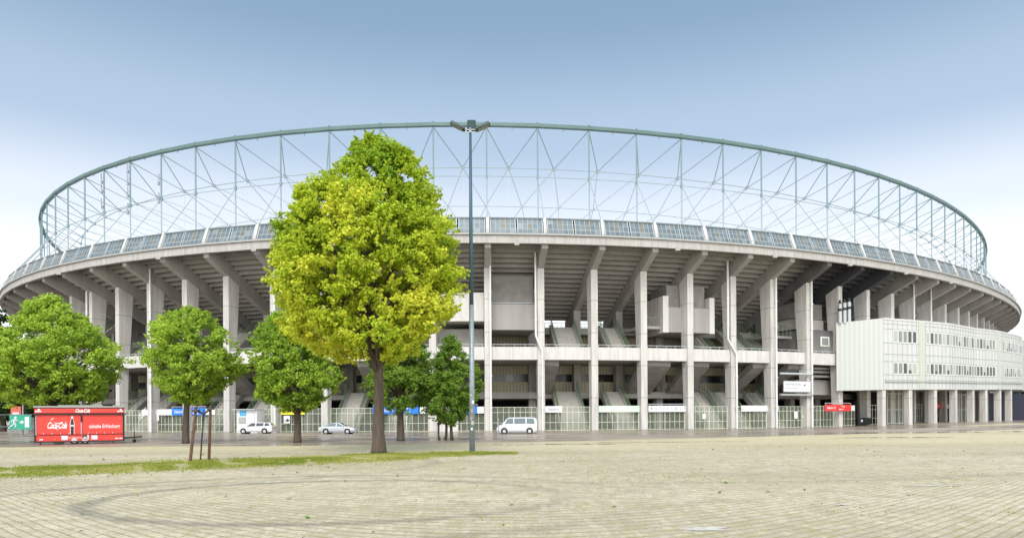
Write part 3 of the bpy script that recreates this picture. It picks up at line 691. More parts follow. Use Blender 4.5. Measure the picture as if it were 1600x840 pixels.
# facade running coordinate
FP = OP[1:]; cum = [0]
for i in range(len(FP) - 1): cum.append(cum[-1] + (FP[i + 1] - FP[i]).length)
TOT = cum[-1]
def fac(s, out=0.0):
    i = max(0, min(len(FP) - 2, int(np.searchsorted(cum, s) - 1))); t = (s - cum[i]) / (cum[i + 1] - cum[i]); d = (FP[i + 1] - FP[i]).normalized(); n_ = d.cross(Vector((0, 0, 1)))
    zb = OBOT[i + 1] + (OBOT[i + 2] - OBOT[i + 1]) * t
    return FP[i] + (FP[i + 1] - FP[i]) * t + n_ * out, d, n_, zb
def fbox(b, s0, s1, z0, z1, o0, o1):
    A, d, n_, zb = fac(s0); B, _, n2, zb2 = fac(s1)
    f = lambda P_, nn, o_, z, zz: P_ + nn * o_ + Vector((0, 0, zz + (OT - zz) * z))
    b.add([f(A, n_, o0, z0, zb), f(B, n2, o0, z0, zb2), f(B, n2, o1, z0, zb2), f(A, n_, o1, z0, zb), f(A, n_, o0, z1, zb), f(B, n2, o0, z1, zb2), f(B, n2, o1, z1, zb2), f(A, n_, o1, z1, zb)],
          [(0, 1, 2, 3), (7, 6, 5, 4), (3, 2, 6, 7), (0, 4, 5, 1), (0, 3, 7, 4), (1, 5, 6, 2)])
npan = 46; ws = TOT / npan
def s_at(u):
    best = min(np.linspace(0, TOT, 400), key=lambda s: abs(800 + F * fac(s)[0].x / fac(s)[0].y - u)); return float(best)
g1, g2 = s_at(1440.5), s_at(1561)
b = MB(S)
for s_ in np.arange(0, TOT + .01, ws): fbox(b, max(0, s_ - .013), min(TOT, s_ + .013), 0.02, .999, -.01, .03)
for z in (.135, .21, .397, .50, .66, .858, .93): fbox(b, 0, cum[1], z, z + .006, -.01, .032); [fbox(b, cum[i], cum[i + 1], z, z + .006, -.01, .032) for i in range(1, len(cum) - 1)]
b.build('panel_seams', SEAM, OB)
for g_ in (g1, g2): b = MB(S); fbox(b, g_ - .55, g_ + .55, 0, 1.0, -.01, .07); b.build('green_pilaster', OFFGREEN, OB)
b = MB(S)
for i in range(len(cum) - 1): fbox(b, cum[i] + (.0 if i else .3), cum[i + 1], .105, .122, -.01, .14)
b.build('drip_ledge', SEAM, OB)
b = MB(S)
for i in range(len(cum) - 1): fbox(b, cum[i], cum[i + 1], .985, 1.012, -.3, .06)
b.build('roof_edge', OFFICE, OB)
rw = random.Random(11)
for i in range(npan):
    s0, s1 = i * ws + .05, (i + 1) * ws - .05
    if s0 < cum[0] + 1.2 or abs((s0 + s1) / 2 - g1) < 1.0 or abs((s0 + s1) / 2 - g2) < 1.0: continue
    for (z0, z1) in ((.215, .392), (.665, .853)):
        z0 = z0; z1 = z1
        b = MB(S); fbox(b, s0, s1, z0, z1, -.01, .05); wf = b.build('window', WFRAME, OB)
        b = MB(S); fbox(b, s0 + .09, s1 - .09, z0 + .016, z1 - .014, .05, .062)
        r_ = rw.random(); o = b.build('pane', WDARK if r_ < .22 else WMID if r_ < .55 else BLIND, wf)
        if r_ >= .5 and rw.random() < .5: b = MB(S); fbox(b, s0 + .13, s1 - .13, z0 + .016, z0 + .016 + .04 + .03 * rw.random(), .062, .07); b.build('pane', WDARK, wf)
# stilts
for u in (1380, 1425, 1464, 1496, 1523, 1543, 1565, 1582):
    s_ = s_at(u); p, d, n_, zb = fac(max(s_, .3), -.5); g = gz(p.x * S, p.y * S) / S
    b = MB(S); b.box(p + Vector((0, 0, (zb + g) / 2)), (.62, .75, zb - g), rz=math.atan2(d.y, d.x)); b.build('stilt', WHITE_CONC, OB)
for u, Y in ((1345, 92), (1402, 95), (1446, 98), (1490, 101), (1530, 106)):
    p = opt(u, Y); g = gz(p.x * S, p.y * S) / S; b = MB(S); b.box(p + Vector((0, 0, (4.7 + g) / 2)), (.7, .7, 4.7 - g)); b.build('stilt', CONC, OB)
p, q_ = opt(1400, 100), opt(1600, 118)
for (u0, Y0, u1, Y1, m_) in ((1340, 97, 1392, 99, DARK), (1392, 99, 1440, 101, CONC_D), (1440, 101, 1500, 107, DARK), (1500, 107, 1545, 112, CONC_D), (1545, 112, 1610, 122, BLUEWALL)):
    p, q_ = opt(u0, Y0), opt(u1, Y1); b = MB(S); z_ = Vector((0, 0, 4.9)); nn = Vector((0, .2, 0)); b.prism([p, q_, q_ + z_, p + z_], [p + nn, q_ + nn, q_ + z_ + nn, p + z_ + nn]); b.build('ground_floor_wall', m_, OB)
b = MB(S)
for (u0, Y0, u1, Y1) in ((1386, 92, 1410, 94), (1496, 101, 1520, 104)):
    p, q_ = opt(u0, Y0), opt(u1, Y1)
    for i in range(5):
        r_ = p.lerp(q_, i / 4); b.box(r_ + Vector((0, 0, 2.3)), (.08, .08, 4.4))
    for z in (.4, 2.2, 4.3): b.tube(p + Vector((0, 0, z)), q_ + Vector((0, 0, z)), .05, n=4)
b.build('glazed_porch', FENCE, OB)
# three steel flues behind the office corner
b0 = None
for i, u in enumerate((1313, 1320.5, 1327.5)):
    p = opt(u, 87.3); fl = empty('flue', Vector((p.x * S, p.y * S, 12.9 * S)), ['left steel flue pipe with black tip beside the office block roof', 'middle steel flue pipe with black tip beside the office block roof', 'right steel flue pipe with black tip beside the office block roof'][i], 'flue', 'steel flues behind the office block')
    zt_ = 1.6 + (646.5 - (474 - i * 1.5)) * p.y / 1100
    b = MB(S); b.tube(p + Vector((0, 0, 12.9)), p + Vector((0, 0, zt_)), .2, n=10); b.build('pipe', PALE, fl, smooth=False)
    b = MB(S); b.tube(p + Vector((0, 0, zt_)), p + Vector((0, 0, zt_ + .5)), .2, .08, n=10); b.tube(p + Vector((0, 0, zt_ - .9)), p + Vector((0, 0, zt_ - .6)), .23, n=10); b.build('cap', BLACK, fl)

# ------------------------------------------------------------------ signs on the fence
def board(k0, k1, z0, z1, m, name, label, cat='sign', off=2.62, group=None, texts=(), rail=False):
    g = gzf((k0 + k1) / 2, off); A = Q(k0, off, g); B = Q(k1, off, g); c = (A + B) / 2 * S
    ang = math.atan2((B - A).y, (B - A).x); L = (B - A).length * S
    e = empty(name, (c.x, c.y, c.z + z0 * S), label, cat, group, ang)
    b = MB(); h = (z1 - z0) * S; b.box((0, 0, h / 2), (L, .06, h)); b.build('panel', m, e, local=True)
    b = MB()
    for x in (-L * .46, L * .46): b.box((x, .05, h / 2), (.05, .05, h))
    if rail: b.tube((-L / 2, 0, h + .22), (L / 2, 0, h + .22), .05, n=5); [b.tube((x, 0, h), (x, 0, h + .22), .03, n=4) for x in (-L * .48, 0, L * .48)]
    b.build('bracket', PALE, e, local=True)
    for (s_, size, x, z, mt, al, sx) in texts: text(s_, size, (x * L, -.035, z * h), FRONT, mt, parent=e, align=al, bold=.008, depth=.004, sx=sx)
    return e
def kx(u, off=2.62):                              # frame number whose foot stands at picture column u
    ks_ = np.linspace(-16, 17, 1321); xs_ = np.array([800 + F * Q(k, off, 0).x / Q(k, off, 0).y for k in ks_]); i = int(np.argmin(abs(xs_ - u))); return float(ks_[i])
z0_, z1_ = 2.02, 2.72
board(kx(222), kx(268), z0_, z1_, SIGNW, 'sign_board', 'long blank white banner board left of the blue Sektor B sign')
board(kx(268.5), kx(321), z0_ - .02, z1_ + .08, SIGNB, 'sector_sign', 'blue Sektor B sign on the fence behind the staked tree', texts=(('Sektor B', .62, -.42, .5, SIGNW, 'LEFT', 1), ('Reihe 1', .36, .12, .72, SIGNW, 'LEFT', 1), ('Eingang', .36, .12, .28, SIGNW, 'LEFT', 1)), rail=True)
board(kx(321.5), kx(336), z0_, z1_, SIGNW, 'sign_board', 'short white board at the right end of the Sektor B sign')
board(kx(440), kx(477), 1.98, 2.72, SIGNY, 'sign_board', 'yellow sign board on the fence behind the middle tree', texts=(('TICKETS', .5, 0, .5, INKG, 'CENTER', 1),))
e = board(kx(443), kx(453), 1.0, 1.85, SIGNW, 'arrow_sign', 'small white arrow sign hanging below the yellow board')
L = .5; b = MB(); b.plate([(-L, -.04, .35), (.0, -.04, .5), (0, -.04, .72), (L, -.04, .45), (0, -.04, .15), (0, -.04, .32)][::-1], (0, -.02, 0)); b.build('arrow', INK, e, local=True)
board(kx(583), kx(655), z0_ - .05, z1_ + .05, SIGNB, 'sector_sign', 'blue Sektor C sign behind the big tree trunk', texts=(('Sektor C', .72, -.40, .5, SIGNW, 'LEFT', 1), ('Reihe 31', .36, .15, .74, SIGNW, 'LEFT', 1), ('Eingang', .36, .15, .28, SIGNW, 'LEFT', 1)), rail=True)
board(kx(655.5), kx(664), z0_ - .05, z1_, SIGNW, 'sign_board', 'short white board at the right end of the Sektor C sign')
board(kx(724), kx(746.5), z0_ - .05, z1_ + .02, SIGNB, 'sector_sign', 'narrow blue sign directly behind the tall lamp post', rail=True)
board(kx(747), kx(756), z0_ - .05, z1_ - .02, SIGNW, 'sign_board', 'small white board between the lamp post and the next column')
board(kx(851), kx(879), z0_, z1_, SIGNW, 'sign_board', 'white board with faint grey script right of the white van', texts=(('Stadion', .5, 0, .5, INKG, 'CENTER', 1),))
board(kx(935.5), kx(1005), z0_, z1_, SIGNPG, 'sign_board', 'long blank pale green board above the fence')
board(kx(1014), kx(1081), z0_, z1_, SIGNW, 'pictogram_board', 'long white board with small arrows and dark pictograms', texts=(('<', .62, -.43, .5, INK, 'CENTER', 1), ('A', .5, -.33, .5, INKG, 'CENTER', .8), ('C', .5, -.22, .5, INKG, 'CENTER', .9), ('D', .5, -.14, .5, INKG, 'CENTER', .9), ('E', .5, -.06, .5, INKG, 'CENTER', .9), ('+', .5, .02, .5, INKG, 'CENTER', .9), ('D', .5, .14, .5, INK, 'CENTER', .9), ('G', .5, .24, .5, INKG, 'CENTER', .9), ('T', .5, .33, .5, INKG, 'CENTER', .9), ('>', .62, .43, .5, INK, 'CENTER', 1)), rail=True)
board(kx(1158), kx(1216), z0_, z1_, SIGNW, 'sign_board', 'long white board left of the large framed notice board', texts=(('<', .4, -.46, .4, INK, 'CENTER', 1), ('>', .4, .46, .4, INK, 'CENTER', 1)))
board(kx(1289, 3.7), kx(1330, 3.7), 1.95, 2.75, SIGNR, 'sector_sign', 'red Sektor D sign beside the office block', off=3.7, texts=(('Sektor D', .55, -.42, .5, SIGNW, 'LEFT', .95), ('1. Rang', .3, .1, .75, SIGNW, 'LEFT', 1), ('Reihe 13', .34, .02, .28, SIGNW, 'LEFT', .9)), rail=True)
board(kx(1330.5, 3.7), kx(1336, 3.7), 1.95, 2.6, SIGNW, 'sign_board', 'tiny white board at the right end of the red Sektor D sign', off=3.7)
board(kx(1455), kx(1475), 1.85, 2.7, SIGNR, 'sector_sign', 'faded red sector sign deep in the shade under the office block', texts=(('Sektor E', .6, 0, .5, SIGNW, 'CENTER', 1),))
board(kx(1475.5), kx(1486), 1.9, 2.5, SIGNW, 'sign_board', 'white board beside the shaded red sign under the office block')
board(kx(1525), kx(1549), 1.85, 2.8, SIGNR, 'sector_sign', 'rightmost red sector sign near the end of the stilts', texts=(('Sektor F', .7, 0, .5, SIGNW, 'CENTER', 1),), rail=True)
# small notices on the glazing
for u, v, w_, h_, lb in ((1100, 650, .55, .75, 'white notice sheet on the fence behind the pale paving centre right'), (1243.5, 648, .7, 1.1, 'tall white notice sheet on the fence below the framed notice board'), (1255.5, 650.5, .5, .5, 'small square notice sheet on the fence below the framed notice board'), (232.5, 655, .45, .9, 'left white notice on the fence below the white banner'), (246.5, 652, .5, 1.0, 'right white notice on the fence below the white banner')):
    k = kx(u); Y = Q(k, 2.6, 0).y * S; p = at(u, v, Y); b = MB(); d = tang(k)
    b.box(p, (w_, .03, h_), rz=math.atan2(d.y, d.x)); tag(b.build('notice', SIGNW), lb, 'notice', 'paper notices on the fence')
# framed notice board hung between columns 6 and 7
k0, k1 = kx(1221, 3.5), kx(1269, 3.5); A = Q(k0, 3.5, 0); B = Q(k1, 3.5, 0); c = (A + B) / 2 * S; ang = math.atan2((B - A).y, (B - A).x); L = (B - A).length * S
zz = at(1245, 604, c.y).z; e = empty('notice_board', (c.x, c.y, zz - .9), 'large white framed notice board hung between two stadium columns beside the office block', 'notice board', rz=ang)
ux = lambda u: (800 + 0 * u)
b = MB(); b.box((.0, -.1, .95), (L * .86, .1, 1.55)); b.build('panel', SIGNW, e, local=True)
b = MB()
for x in (-L * .435, L * .435): b.box((x, -.1, .95), (.08, .14, 1.7))
for z in (.12, 1.78): b.box((0, -.1, z), (L * .87 - .1, .14, .08))
b.build('frame', INKG, e, local=True)
b = MB(); b.tube((-L * .52, 0, 2.9), (L * .52, 0, 2.9), .16, n=8); b.build('upper_rail', PALE, e, local=True)
b = MB(); b.box((0, 0, -.3), (L * 1.04, .35, .3)); b.build('lower_rail', GUTTER, e, local=True)
text('HAUPTEINGANG', .46, (-L * .13, -.16, 1.28), FRONT, INKG, parent=e, bold=.006, depth=.004, sx=.92); text('STADION WIEN', .36, (-L * .2, -.16, .65), FRONT, INKG, parent=e, depth=.004)
b = MB(); b.plate([(L * .2, -.16, 1.1), (L * .235, -.16, 1.02), (L * .26, -.16, 1.15), (L * .28, -.16, 1.5), (L * .25, -.16, 1.3), (L * .21, -.16, 1.2)], (0, -.01, 0)); b.build('emblem', INK, e, local=True)

# white ticket kiosk (left) standing in the fence line
k = kx(395); c = Q(k, 3.1, 0) * S; d = tang(k); e = empty('ticket_kiosk', c, 'small white ticket kiosk with a cyan sign behind the white estate car', 'kiosk', rz=math.atan2(d.y, d.x))
hL = (Q(kx(414), 3.1, 0) - Q(kx(383), 3.1, 0)).length * S
b = MB(); b.box((0, 0, 1.62), (hL, 1.6, 3.24)); b.build('cabin', SIGNW, e, local=True)
b = MB(); b.box((-.2, -.2, 3.3), (hL + .5, 2.2, .12)); b.build('roof', PALE, e, local=True)
b = MB(); b.box((-hL * .22, -.83, 1.75), (1.15, .05, .9)); wo_ = b.build('window', GUTTER, e, local=True)
b = MB(); b.box((-hL * .22, -.87, 1.75), (.98, .03, .74)); b.build('pane', BLIND, wo_, local=True)
b = MB(); b.box((-hL * .18, -.83, 2.75), (1.0, .04, .7)); b.build('sign', SIGNC, e, local=True)
text('Kassa', .3, (-hL * .18, -.86, 2.75), FRONT, SIGNW, parent=e, depth=.004)
b = MB(); b.box((hL * .38, -.82, 1.4), (.05, .03, 2.8)); b.build('door_seam', GUTTER, e, local=True)
# plain concrete wall piece near the lamp (between trees)
k0, k1 = kx(668), kx(716); bay_box(k0, k1, 2.7, 2.45, 0, 2.0, PARAPET, 'low_wall')

# ------------------------------------------------------------------ trees
def branch_pts(p0, p1, n=5, wob=.25, sag=0):
    p0 = Vector(p0); p1 = Vector(p1); L = (p1 - p0).length; out = []
    for i in range(n + 1):
        t = i / n; p = p0.lerp(p1, t); w_ = math.sin(math.pi * t)
        out.append(p + Vector((random.uniform(-1, 1), random.uniform(-1, 1), random.uniform(-.5, .5))) * wob * L * .2 * w_ + Vector((0, 0, L * .12 * w_)))
    return out
def make_tree(name, base, profile, lmat, label, ncl, nleaf, leaf=.26, trunk_r=.4, depth_f=.9, clump=1.0, trunk_top=.8, seed=1, lean=0, group='trees in front of the stadium', valf=None, flare=1.35, stems=None, barkm=None, win=None, lobe=.5):
    """profile: list of (height, left_x, right_x) in metres relative to the base"""
    random.seed(seed); g = np.random.default_rng(seed)
    e = empty(name, base, label, 'tree', group)
    hs = [p[0] for p in profile]; ls = [p[1] for p in profile]; rs = [p[2] for p in profile]
    H1, HB = max(hs), min(hs)
    mid = lambda z: (float(np.interp(z, hs, ls)) + float(np.interp(z, hs, rs))) / 2
    half = lambda z: (float(np.interp(z, hs, rs)) - float(np.interp(z, hs, ls))) / 2
    # cluster centres: mostly near the surface
    cl = []; tries = 0
    while len(cl) < ncl and tries < 60000:
        tries += 1
        z = random.uniform(HB, H1); hw = half(z)
        if random.random() > (hw / max(half(h) for h in hs)) ** 1.3 + .05: continue
        a = random.uniform(0, 2 * math.pi); r_ = math.sqrt(random.uniform(.12, 1)) if random.random() < .45 else random.uniform(.78, 1.0)
        lob = 1 + lobe * mn.noise(Vector((math.cos(a) * 1.3 + seed, math.sin(a) * 1.3, z * 3.2 / (H1 - HB) * 1.6)))
        rr_ = max(0, (hw * min(1.08, lob) - clump * .62)); c = Vector((mid(z) + rr_ * r_ * math.cos(a), rr_ * depth_f * r_ * math.sin(a), z))
        if mn.noise(c * (1.5 / clump / 1.6) + Vector((seed, 0, 0))) < -.09: continue
        if win and abs(c.x - win[0]) < win[1] and c.y < 1 and win[2] < c.z < win[3] and random.random() < .75: continue
        cl.append((c, clump * random.uniform(.55, 1.2)))
    P = []; Nn = []; V = []
    per = nleaf // len(cl)
    for c, r_ in cl:
        tint = random.gauss(0, .08) + .34 * mn.noise(c * .42 + Vector((0, seed * 3, 0)))
        n_ = int(per * (r_ / clump) ** 2 * 1.1) + 8
        # a clump is a few drooping sprays
        nsp = 5
        for s_ in range(nsp):
            cc = np.array(c) + g.normal(size=3) * r_ * np.array([.42, .42, .28])
            m_ = n_ // nsp + 1
            d = g.normal(size=(m_, 3)); d /= np.linalg.norm(d, axis=1)[:, None]
            q = cc + d * (g.random((m_, 1)) ** .5) * r_ * .6 * np.array([1, 1, .72])
            q[:, 2] -= .10 * ((q[:, 0] - cc[0]) ** 2 + (q[:, 1] - cc[1]) ** 2)
            nn = d * .8 + np.array([0, -.15, .5]) + g.normal(size=(m_, 3)) * .6
            P.append(q); Nn.append(nn)
            vv_ = .45 + tint + g.normal(0, .13, m_) + .38 * (q[:, 2] - cc[2]) / r_  # last term paints sunlit tops and darker undersides into each clump's leaf colour
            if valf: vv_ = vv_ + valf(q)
            V.append(vv_)
    # loose sprigs reaching past the crown's edge
    for _ in range(ncl):
        z = random.uniform(HB, H1 * .99); a = random.uniform(0, 2 * math.pi); hw = half(z) * min(1.08, 1 + lobe * mn.noise(Vector((math.cos(a) * 1.3 + seed, math.sin(a) * 1.3, z * 3.2 / (H1 - HB) * 1.6)))); R_ = max(0, hw - .25) * random.uniform(.9, 1.03) + .1
        c = np.array([mid(z) + R_ * math.cos(a), R_ * depth_f * math.sin(a), z]); dd = np.array([math.cos(a), math.sin(a), random.uniform(-.2, .9)]); dd /= np.linalg.norm(dd)
        m_ = 26; t_ = g.random((m_, 1)); q = c + dd * (t_ - .35) * clump * .85 + g.normal(size=(m_, 3)) * .10 * clump * (1.15 - t_)
        P.append(q); Nn.append(g.normal(size=(m_, 3)) + np.array([0, 0, .5])); vv_ = .5 + g.normal(0, .12, m_)
        if valf: vv_ = vv_ + valf(q)
        V.append(vv_)
    P = np.concatenate(P); Nn = np.concatenate(Nn); Nn /= np.linalg.norm(Nn, axis=1)[:, None]; V = np.concatenate(V)
    keep = P[:, 2] > HB - .35; P, Nn, V = P[keep], Nn[keep], V[keep]
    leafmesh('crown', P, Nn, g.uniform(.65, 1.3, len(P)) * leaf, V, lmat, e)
    b = MB(); tt = H1 * trunk_top
    def tx(z): return lean * z + (mid(z) - lean * z) * sm(HB, tt, z) * .6
    if stems is None:
        zs = [0, .2, .45, .8, 1.3, 2.0, HB, HB + (tt - HB) * .3, HB + (tt - HB) * .6, tt]; zs = sorted(set(zs))
        rs_ = []
        for z in zs:
            r0 = trunk_r * (1 + (flare - 1) * math.exp(-z / .9)) * (1 - .9 * (max(0, z - HB * .6) / (tt - HB * .6)) ** 1.25 if z > HB * .6 else 1.0); rs_.append(max(.03, r0))
        b.path([(tx(z) + random.uniform(-.04, .04) * (z > .5), random.uniform(-.04, .04) * (z > .5), z) for z in zs], rs_, n=12)
        start = lambda z: Vector((tx(z), 0, z))
    else:
        for (x0, x1, y0, r_) in stems:
            zs = [0, .4, 1.2, 2.2, HB + 1.2, tt * .85]
            b.path([(x0 + (x1 - x0) * (z / (tt * .85)) + .10 * math.sin(z * 2 + x0 * 5), y0, z) for z in zs], [r_ * 1.35, r_, r_ * .9, r_ * .8, r_ * .6, .03], n=8)
        start = lambda z: Vector((stems[int(z * 7) % len(stems)][1] * .8, 0, z))
    b.build('trunk', barkm or BARK, e, local=True, smooth=True)
    b = MB(); cs = sorted(cl, key=lambda c: -c[1])[: max(16, min(60, ncl // 4))]
    for c, r_ in cs:
        d = math.hypot(c.x - tx(c.z), c.y); z0 = max(HB * .85, min(tt * .93, c.z - d * random.uniform(.5, 1.0))); p0 = start(z0)
        L = (c - p0).length; r0 = trunk_r * .46 * (1 - z0 / (H1 * 1.15)) + .02
        pts = branch_pts(p0, c, 5); b.path(pts, [r0 * (1 - .82 * i / 5) for i in range(6)], n=5)
        for _ in range(2):
            i = random.choice((2, 3, 4)); q = pts[i] + Vector((random.uniform(-1, 1), random.uniform(-1, 1), random.uniform(.1, .9))) * L * .28
            b.path(branch_pts(pts[i], q, 3), [r0 * .4, r0 * .3, r0 * .2, r0 * .1], n=4)
    b.build('branch', barkm or BARK, e, local=True, smooth=True)
    return e
def tree_px(name, ub, vb, prof, *a, Yo=None, **k):
    """prof in picture measurements: (v, u_left, u_right); converted at the tree's own distance"""
    p = gp(ub, vb) if Yo is None else Vector((ray(ub, vb)[0] * Yo, Yo, 0)); p.z = 0
    pr = []
    for v, ul, ur in sorted(prof, key=lambda t: -t[0]):
        A, B = at(ul, v, p.y), at(ur, v, p.y); m_ = (A.x + B.x) / 2 - p.x; h_ = (B.x - A.x) / 2 * (.99 if ub == 592 else .95); pr.append((A.z, m_ - h_, m_ + h_))
    return make_tree(name, p, pr, *a, **k)
big = [(207, 570, 580), (222, 556, 592), (240, 545, 640), (262, 530, 656), (282, 512, 676), (305, 476, 686), (330, 446, 684), (352, 436, 706), (378, 420, 704), (400, 410, 700), (425, 418, 708), (448, 412, 714), (470, 428, 722), (490, 442, 712), (508, 440, 700), (526, 454, 684), (542, 478, 664), (556, 512, 636), (566, 550, 612)]
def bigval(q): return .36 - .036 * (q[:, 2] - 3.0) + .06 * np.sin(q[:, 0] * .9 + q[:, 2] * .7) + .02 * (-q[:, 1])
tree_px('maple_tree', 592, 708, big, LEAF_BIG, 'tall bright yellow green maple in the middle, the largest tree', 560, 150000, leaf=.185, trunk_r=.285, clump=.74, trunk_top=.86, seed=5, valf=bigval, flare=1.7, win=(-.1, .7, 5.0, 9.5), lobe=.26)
L1 = [(465, 62, 84), (480, 40, 112), (500, 22, 138), (520, 4, 160), (545, -20, 180), (570, -20, 182), (590, -18, 176), (610, -6, 170), (630, 30, 150), (640, 60, 120)]
tree_px('linden_tree', 92, 692, L1, LEAF_MID, 'broad bright green tree directly behind the red drinks trailer', 330, 78000, leaf=.2, trunk_r=.3, clump=.85, seed=8, Yo=62)
L2 = [(480, 282, 300), (492, 258, 326), (512, 238, 352), (535, 226, 366), (560, 224, 378), (580, 228, 374), (600, 236, 356), (616, 262, 340), (626, 276, 330)]
tree_px('linden_tree', 290, 692, L2, LEAF_MID, 'round bright green tree behind the three brown stakes', 230, 50000, leaf=.18, trunk_r=.24, clump=.7, seed=12, lean=.03)
L3 = [(488, 424, 444), (505, 406, 470), (525, 396, 500), (550, 392, 528), (575, 386, 536), (595, 394, 538), (615, 400, 520), (632, 420, 505), (642, 450, 480)]
tree_px('linden_tree', 465, 691, L3, LEAF_MID, 'mid green tree in front of the yellow fence sign', 230, 48000, leaf=.18, trunk_r=.26, clump=.7, seed=15, valf=lambda q: -.15 + 0 * q[:, 0])
L5 = [(520, 600, 640), (540, 575, 668), (565, 566, 684), (590, 562, 684), (612, 566, 676), (632, 580, 660), (642, 600, 650)]
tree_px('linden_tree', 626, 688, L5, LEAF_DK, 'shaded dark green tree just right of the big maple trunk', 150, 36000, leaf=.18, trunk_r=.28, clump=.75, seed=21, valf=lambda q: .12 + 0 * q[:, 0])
L6 = [(528, 698, 708), (545, 684, 726), (565, 672, 742), (590, 662, 756), (615, 658, 754), (635, 660, 742), (655, 672, 730), (660, 680, 715)]
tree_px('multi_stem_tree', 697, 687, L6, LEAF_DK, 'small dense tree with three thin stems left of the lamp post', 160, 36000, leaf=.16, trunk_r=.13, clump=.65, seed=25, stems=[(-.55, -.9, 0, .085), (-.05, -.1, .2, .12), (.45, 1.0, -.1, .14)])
LF = [(488, -30, 6), (500, -40, 22), (520, -40, 30), (560, -45, 50), (600, -45, 60), (640, -40, 55), (655, -40, 50)]
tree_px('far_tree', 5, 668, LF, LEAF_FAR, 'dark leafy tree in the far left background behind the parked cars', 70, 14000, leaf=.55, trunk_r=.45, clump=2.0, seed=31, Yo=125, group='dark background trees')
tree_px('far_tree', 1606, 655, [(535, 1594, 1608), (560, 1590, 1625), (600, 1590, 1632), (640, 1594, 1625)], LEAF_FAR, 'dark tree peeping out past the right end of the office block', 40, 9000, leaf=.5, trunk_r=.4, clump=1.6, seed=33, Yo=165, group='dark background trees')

# ------------------------------------------------------------------ tall lamp post
p = gp(738, 706); LP = empty('lamp_post', p, 'tall slender lamp post with three floodlight heads right of the big tree', 'lamp post')
Ht = at(738, 208, p.y).z
b = MB(); b.tube((0, 0, 0), (0, 0, 8.5), .17, .135, n=12); o = b.build('lower_pole', GALV, LP, local=True, smooth=True)
b = MB(); b.tube((0, 0, 8.5), (0, 0, Ht), .128, .075, n=12); b.build('upper_pole', GALVB, LP, local=True, smooth=True)
b = MB(); b.box((0, 0, .02), (.5, .5, .04)); b.build('base_plate', GALV, LP, local=True)
b = MB(); b.tube((0, 0, Ht - .1), (0, 0, Ht + .18), .07, n=8)
for z in (Ht + .04, Ht + .2): b.tube((-.28, 0, z), (.28, 0, z), .035, n=6); b.tube((0, -.2, z), (0, .2, z), .035, n=6)
b.build('crosshead', PALE, LP, local=True)
def head(c, M):
    b = MB(); 
    b.add([M @ Vector(q) + Vector(c) for q in ((-.44, -.26, -.08), (.44, -.26, -.05), (.44, .26, -.05), (-.44, .26, -.08), (-.40, -.23, .09), (.44, -.23, .06), (.44, .23, .06), (-.40, .23, .09))], [(3, 2, 1, 0), (4, 5, 6, 7), (0, 1, 5, 4), (1, 2, 6, 5), (2, 3, 7, 6), (3, 0, 4, 7)])
    h = b.build('lamp_head', LAMPG, LP, local=True)
    b = MB(); b.box(Vector(c) + M @ Vector((-.02, 0, -.09)), (.7, .40, .02), M=M.to_3x3()); b.build('lens', WMID, h, local=True)
head((-.72, -.05, Ht + .38), Euler((0, R(26), 0)).to_matrix())
head((.72, -.05, Ht + .34), Euler((0, R(-24), 0)).to_matrix() @ Euler((0, 0, R(180))).to_matrix())
head((.03, .45, Ht + .62), Euler((0, 0, R(90))).to_matrix() @ Euler((0, R(-58), 0)).to_matrix())
for z, a_, sc_ in ((1.7, -80, .16), (1.95, -100, .12), (2.4, -90, .14), (2.9, -70, .12), (1.35, -95, .10), (3.3, -100, .1)):
    b = MB(); b.box((0.168 * math.cos(R(a_)), .168 * math.sin(R(a_)), z), (sc_, .012, sc_ * 1.4), rz=R(a_ + 90)); b.build('sticker', random.choice((SIGNW, BLIND, INKG)), LP, local=True)

# ------------------------------------------------------------------ tree stakes
p0 = gp(313, 722); TS = empty('tree_stakes', p0, 'tripod of brown wooden tree stakes tied together on the grass verge', 'tree stakes')
def stk(ub, vb, ut, vt, r_, dy, m, nm):
    a = gp(ub, vb); t = at(ut, vt, p0.y + dy); b = MB(); b.tube(a, t, r_ * .7, r_ * .6, n=9); b.build(nm, m, TS)
    return t
t1 = stk(297, 722.5, 306, 637, .105, -.1, STAKE, 'stake'); t2 = stk(313, 720, 318.5, 640, .05, .3, mat('dead_stem', (.06, .045, .035), .9), 'stem'); t3 = stk(326.5, 720, 329, 634, .10, .35, STAKE, 'stake')
b = MB(); dz = Vector((0, 0, -.12)); b.tube(t1 + dz, t2 + dz * 1.6, .045, n=5); b.tube(t2 + dz * 1.6, t3 + dz, .05, n=5); b.box(t1 + dz, (.28, .28, .1)); b.box(t3 + dz, (.26, .26, .1)); b.build('tie', STRAP, TS)
# thin marker post by the van
p = gp(779, 681); b = MB(); b.tube(p, p + Vector((0, 0, 1.9)), .045, n=8); b.box(p + Vector((0, 0, 1.75)), (.14, .05, .22)); b.box(p + Vector((0, 0, .03)), (.2, .2, .06)); tag(b.build('marker_post', GALV), 'thin grey marker post standing at the front of the white van', 'post')

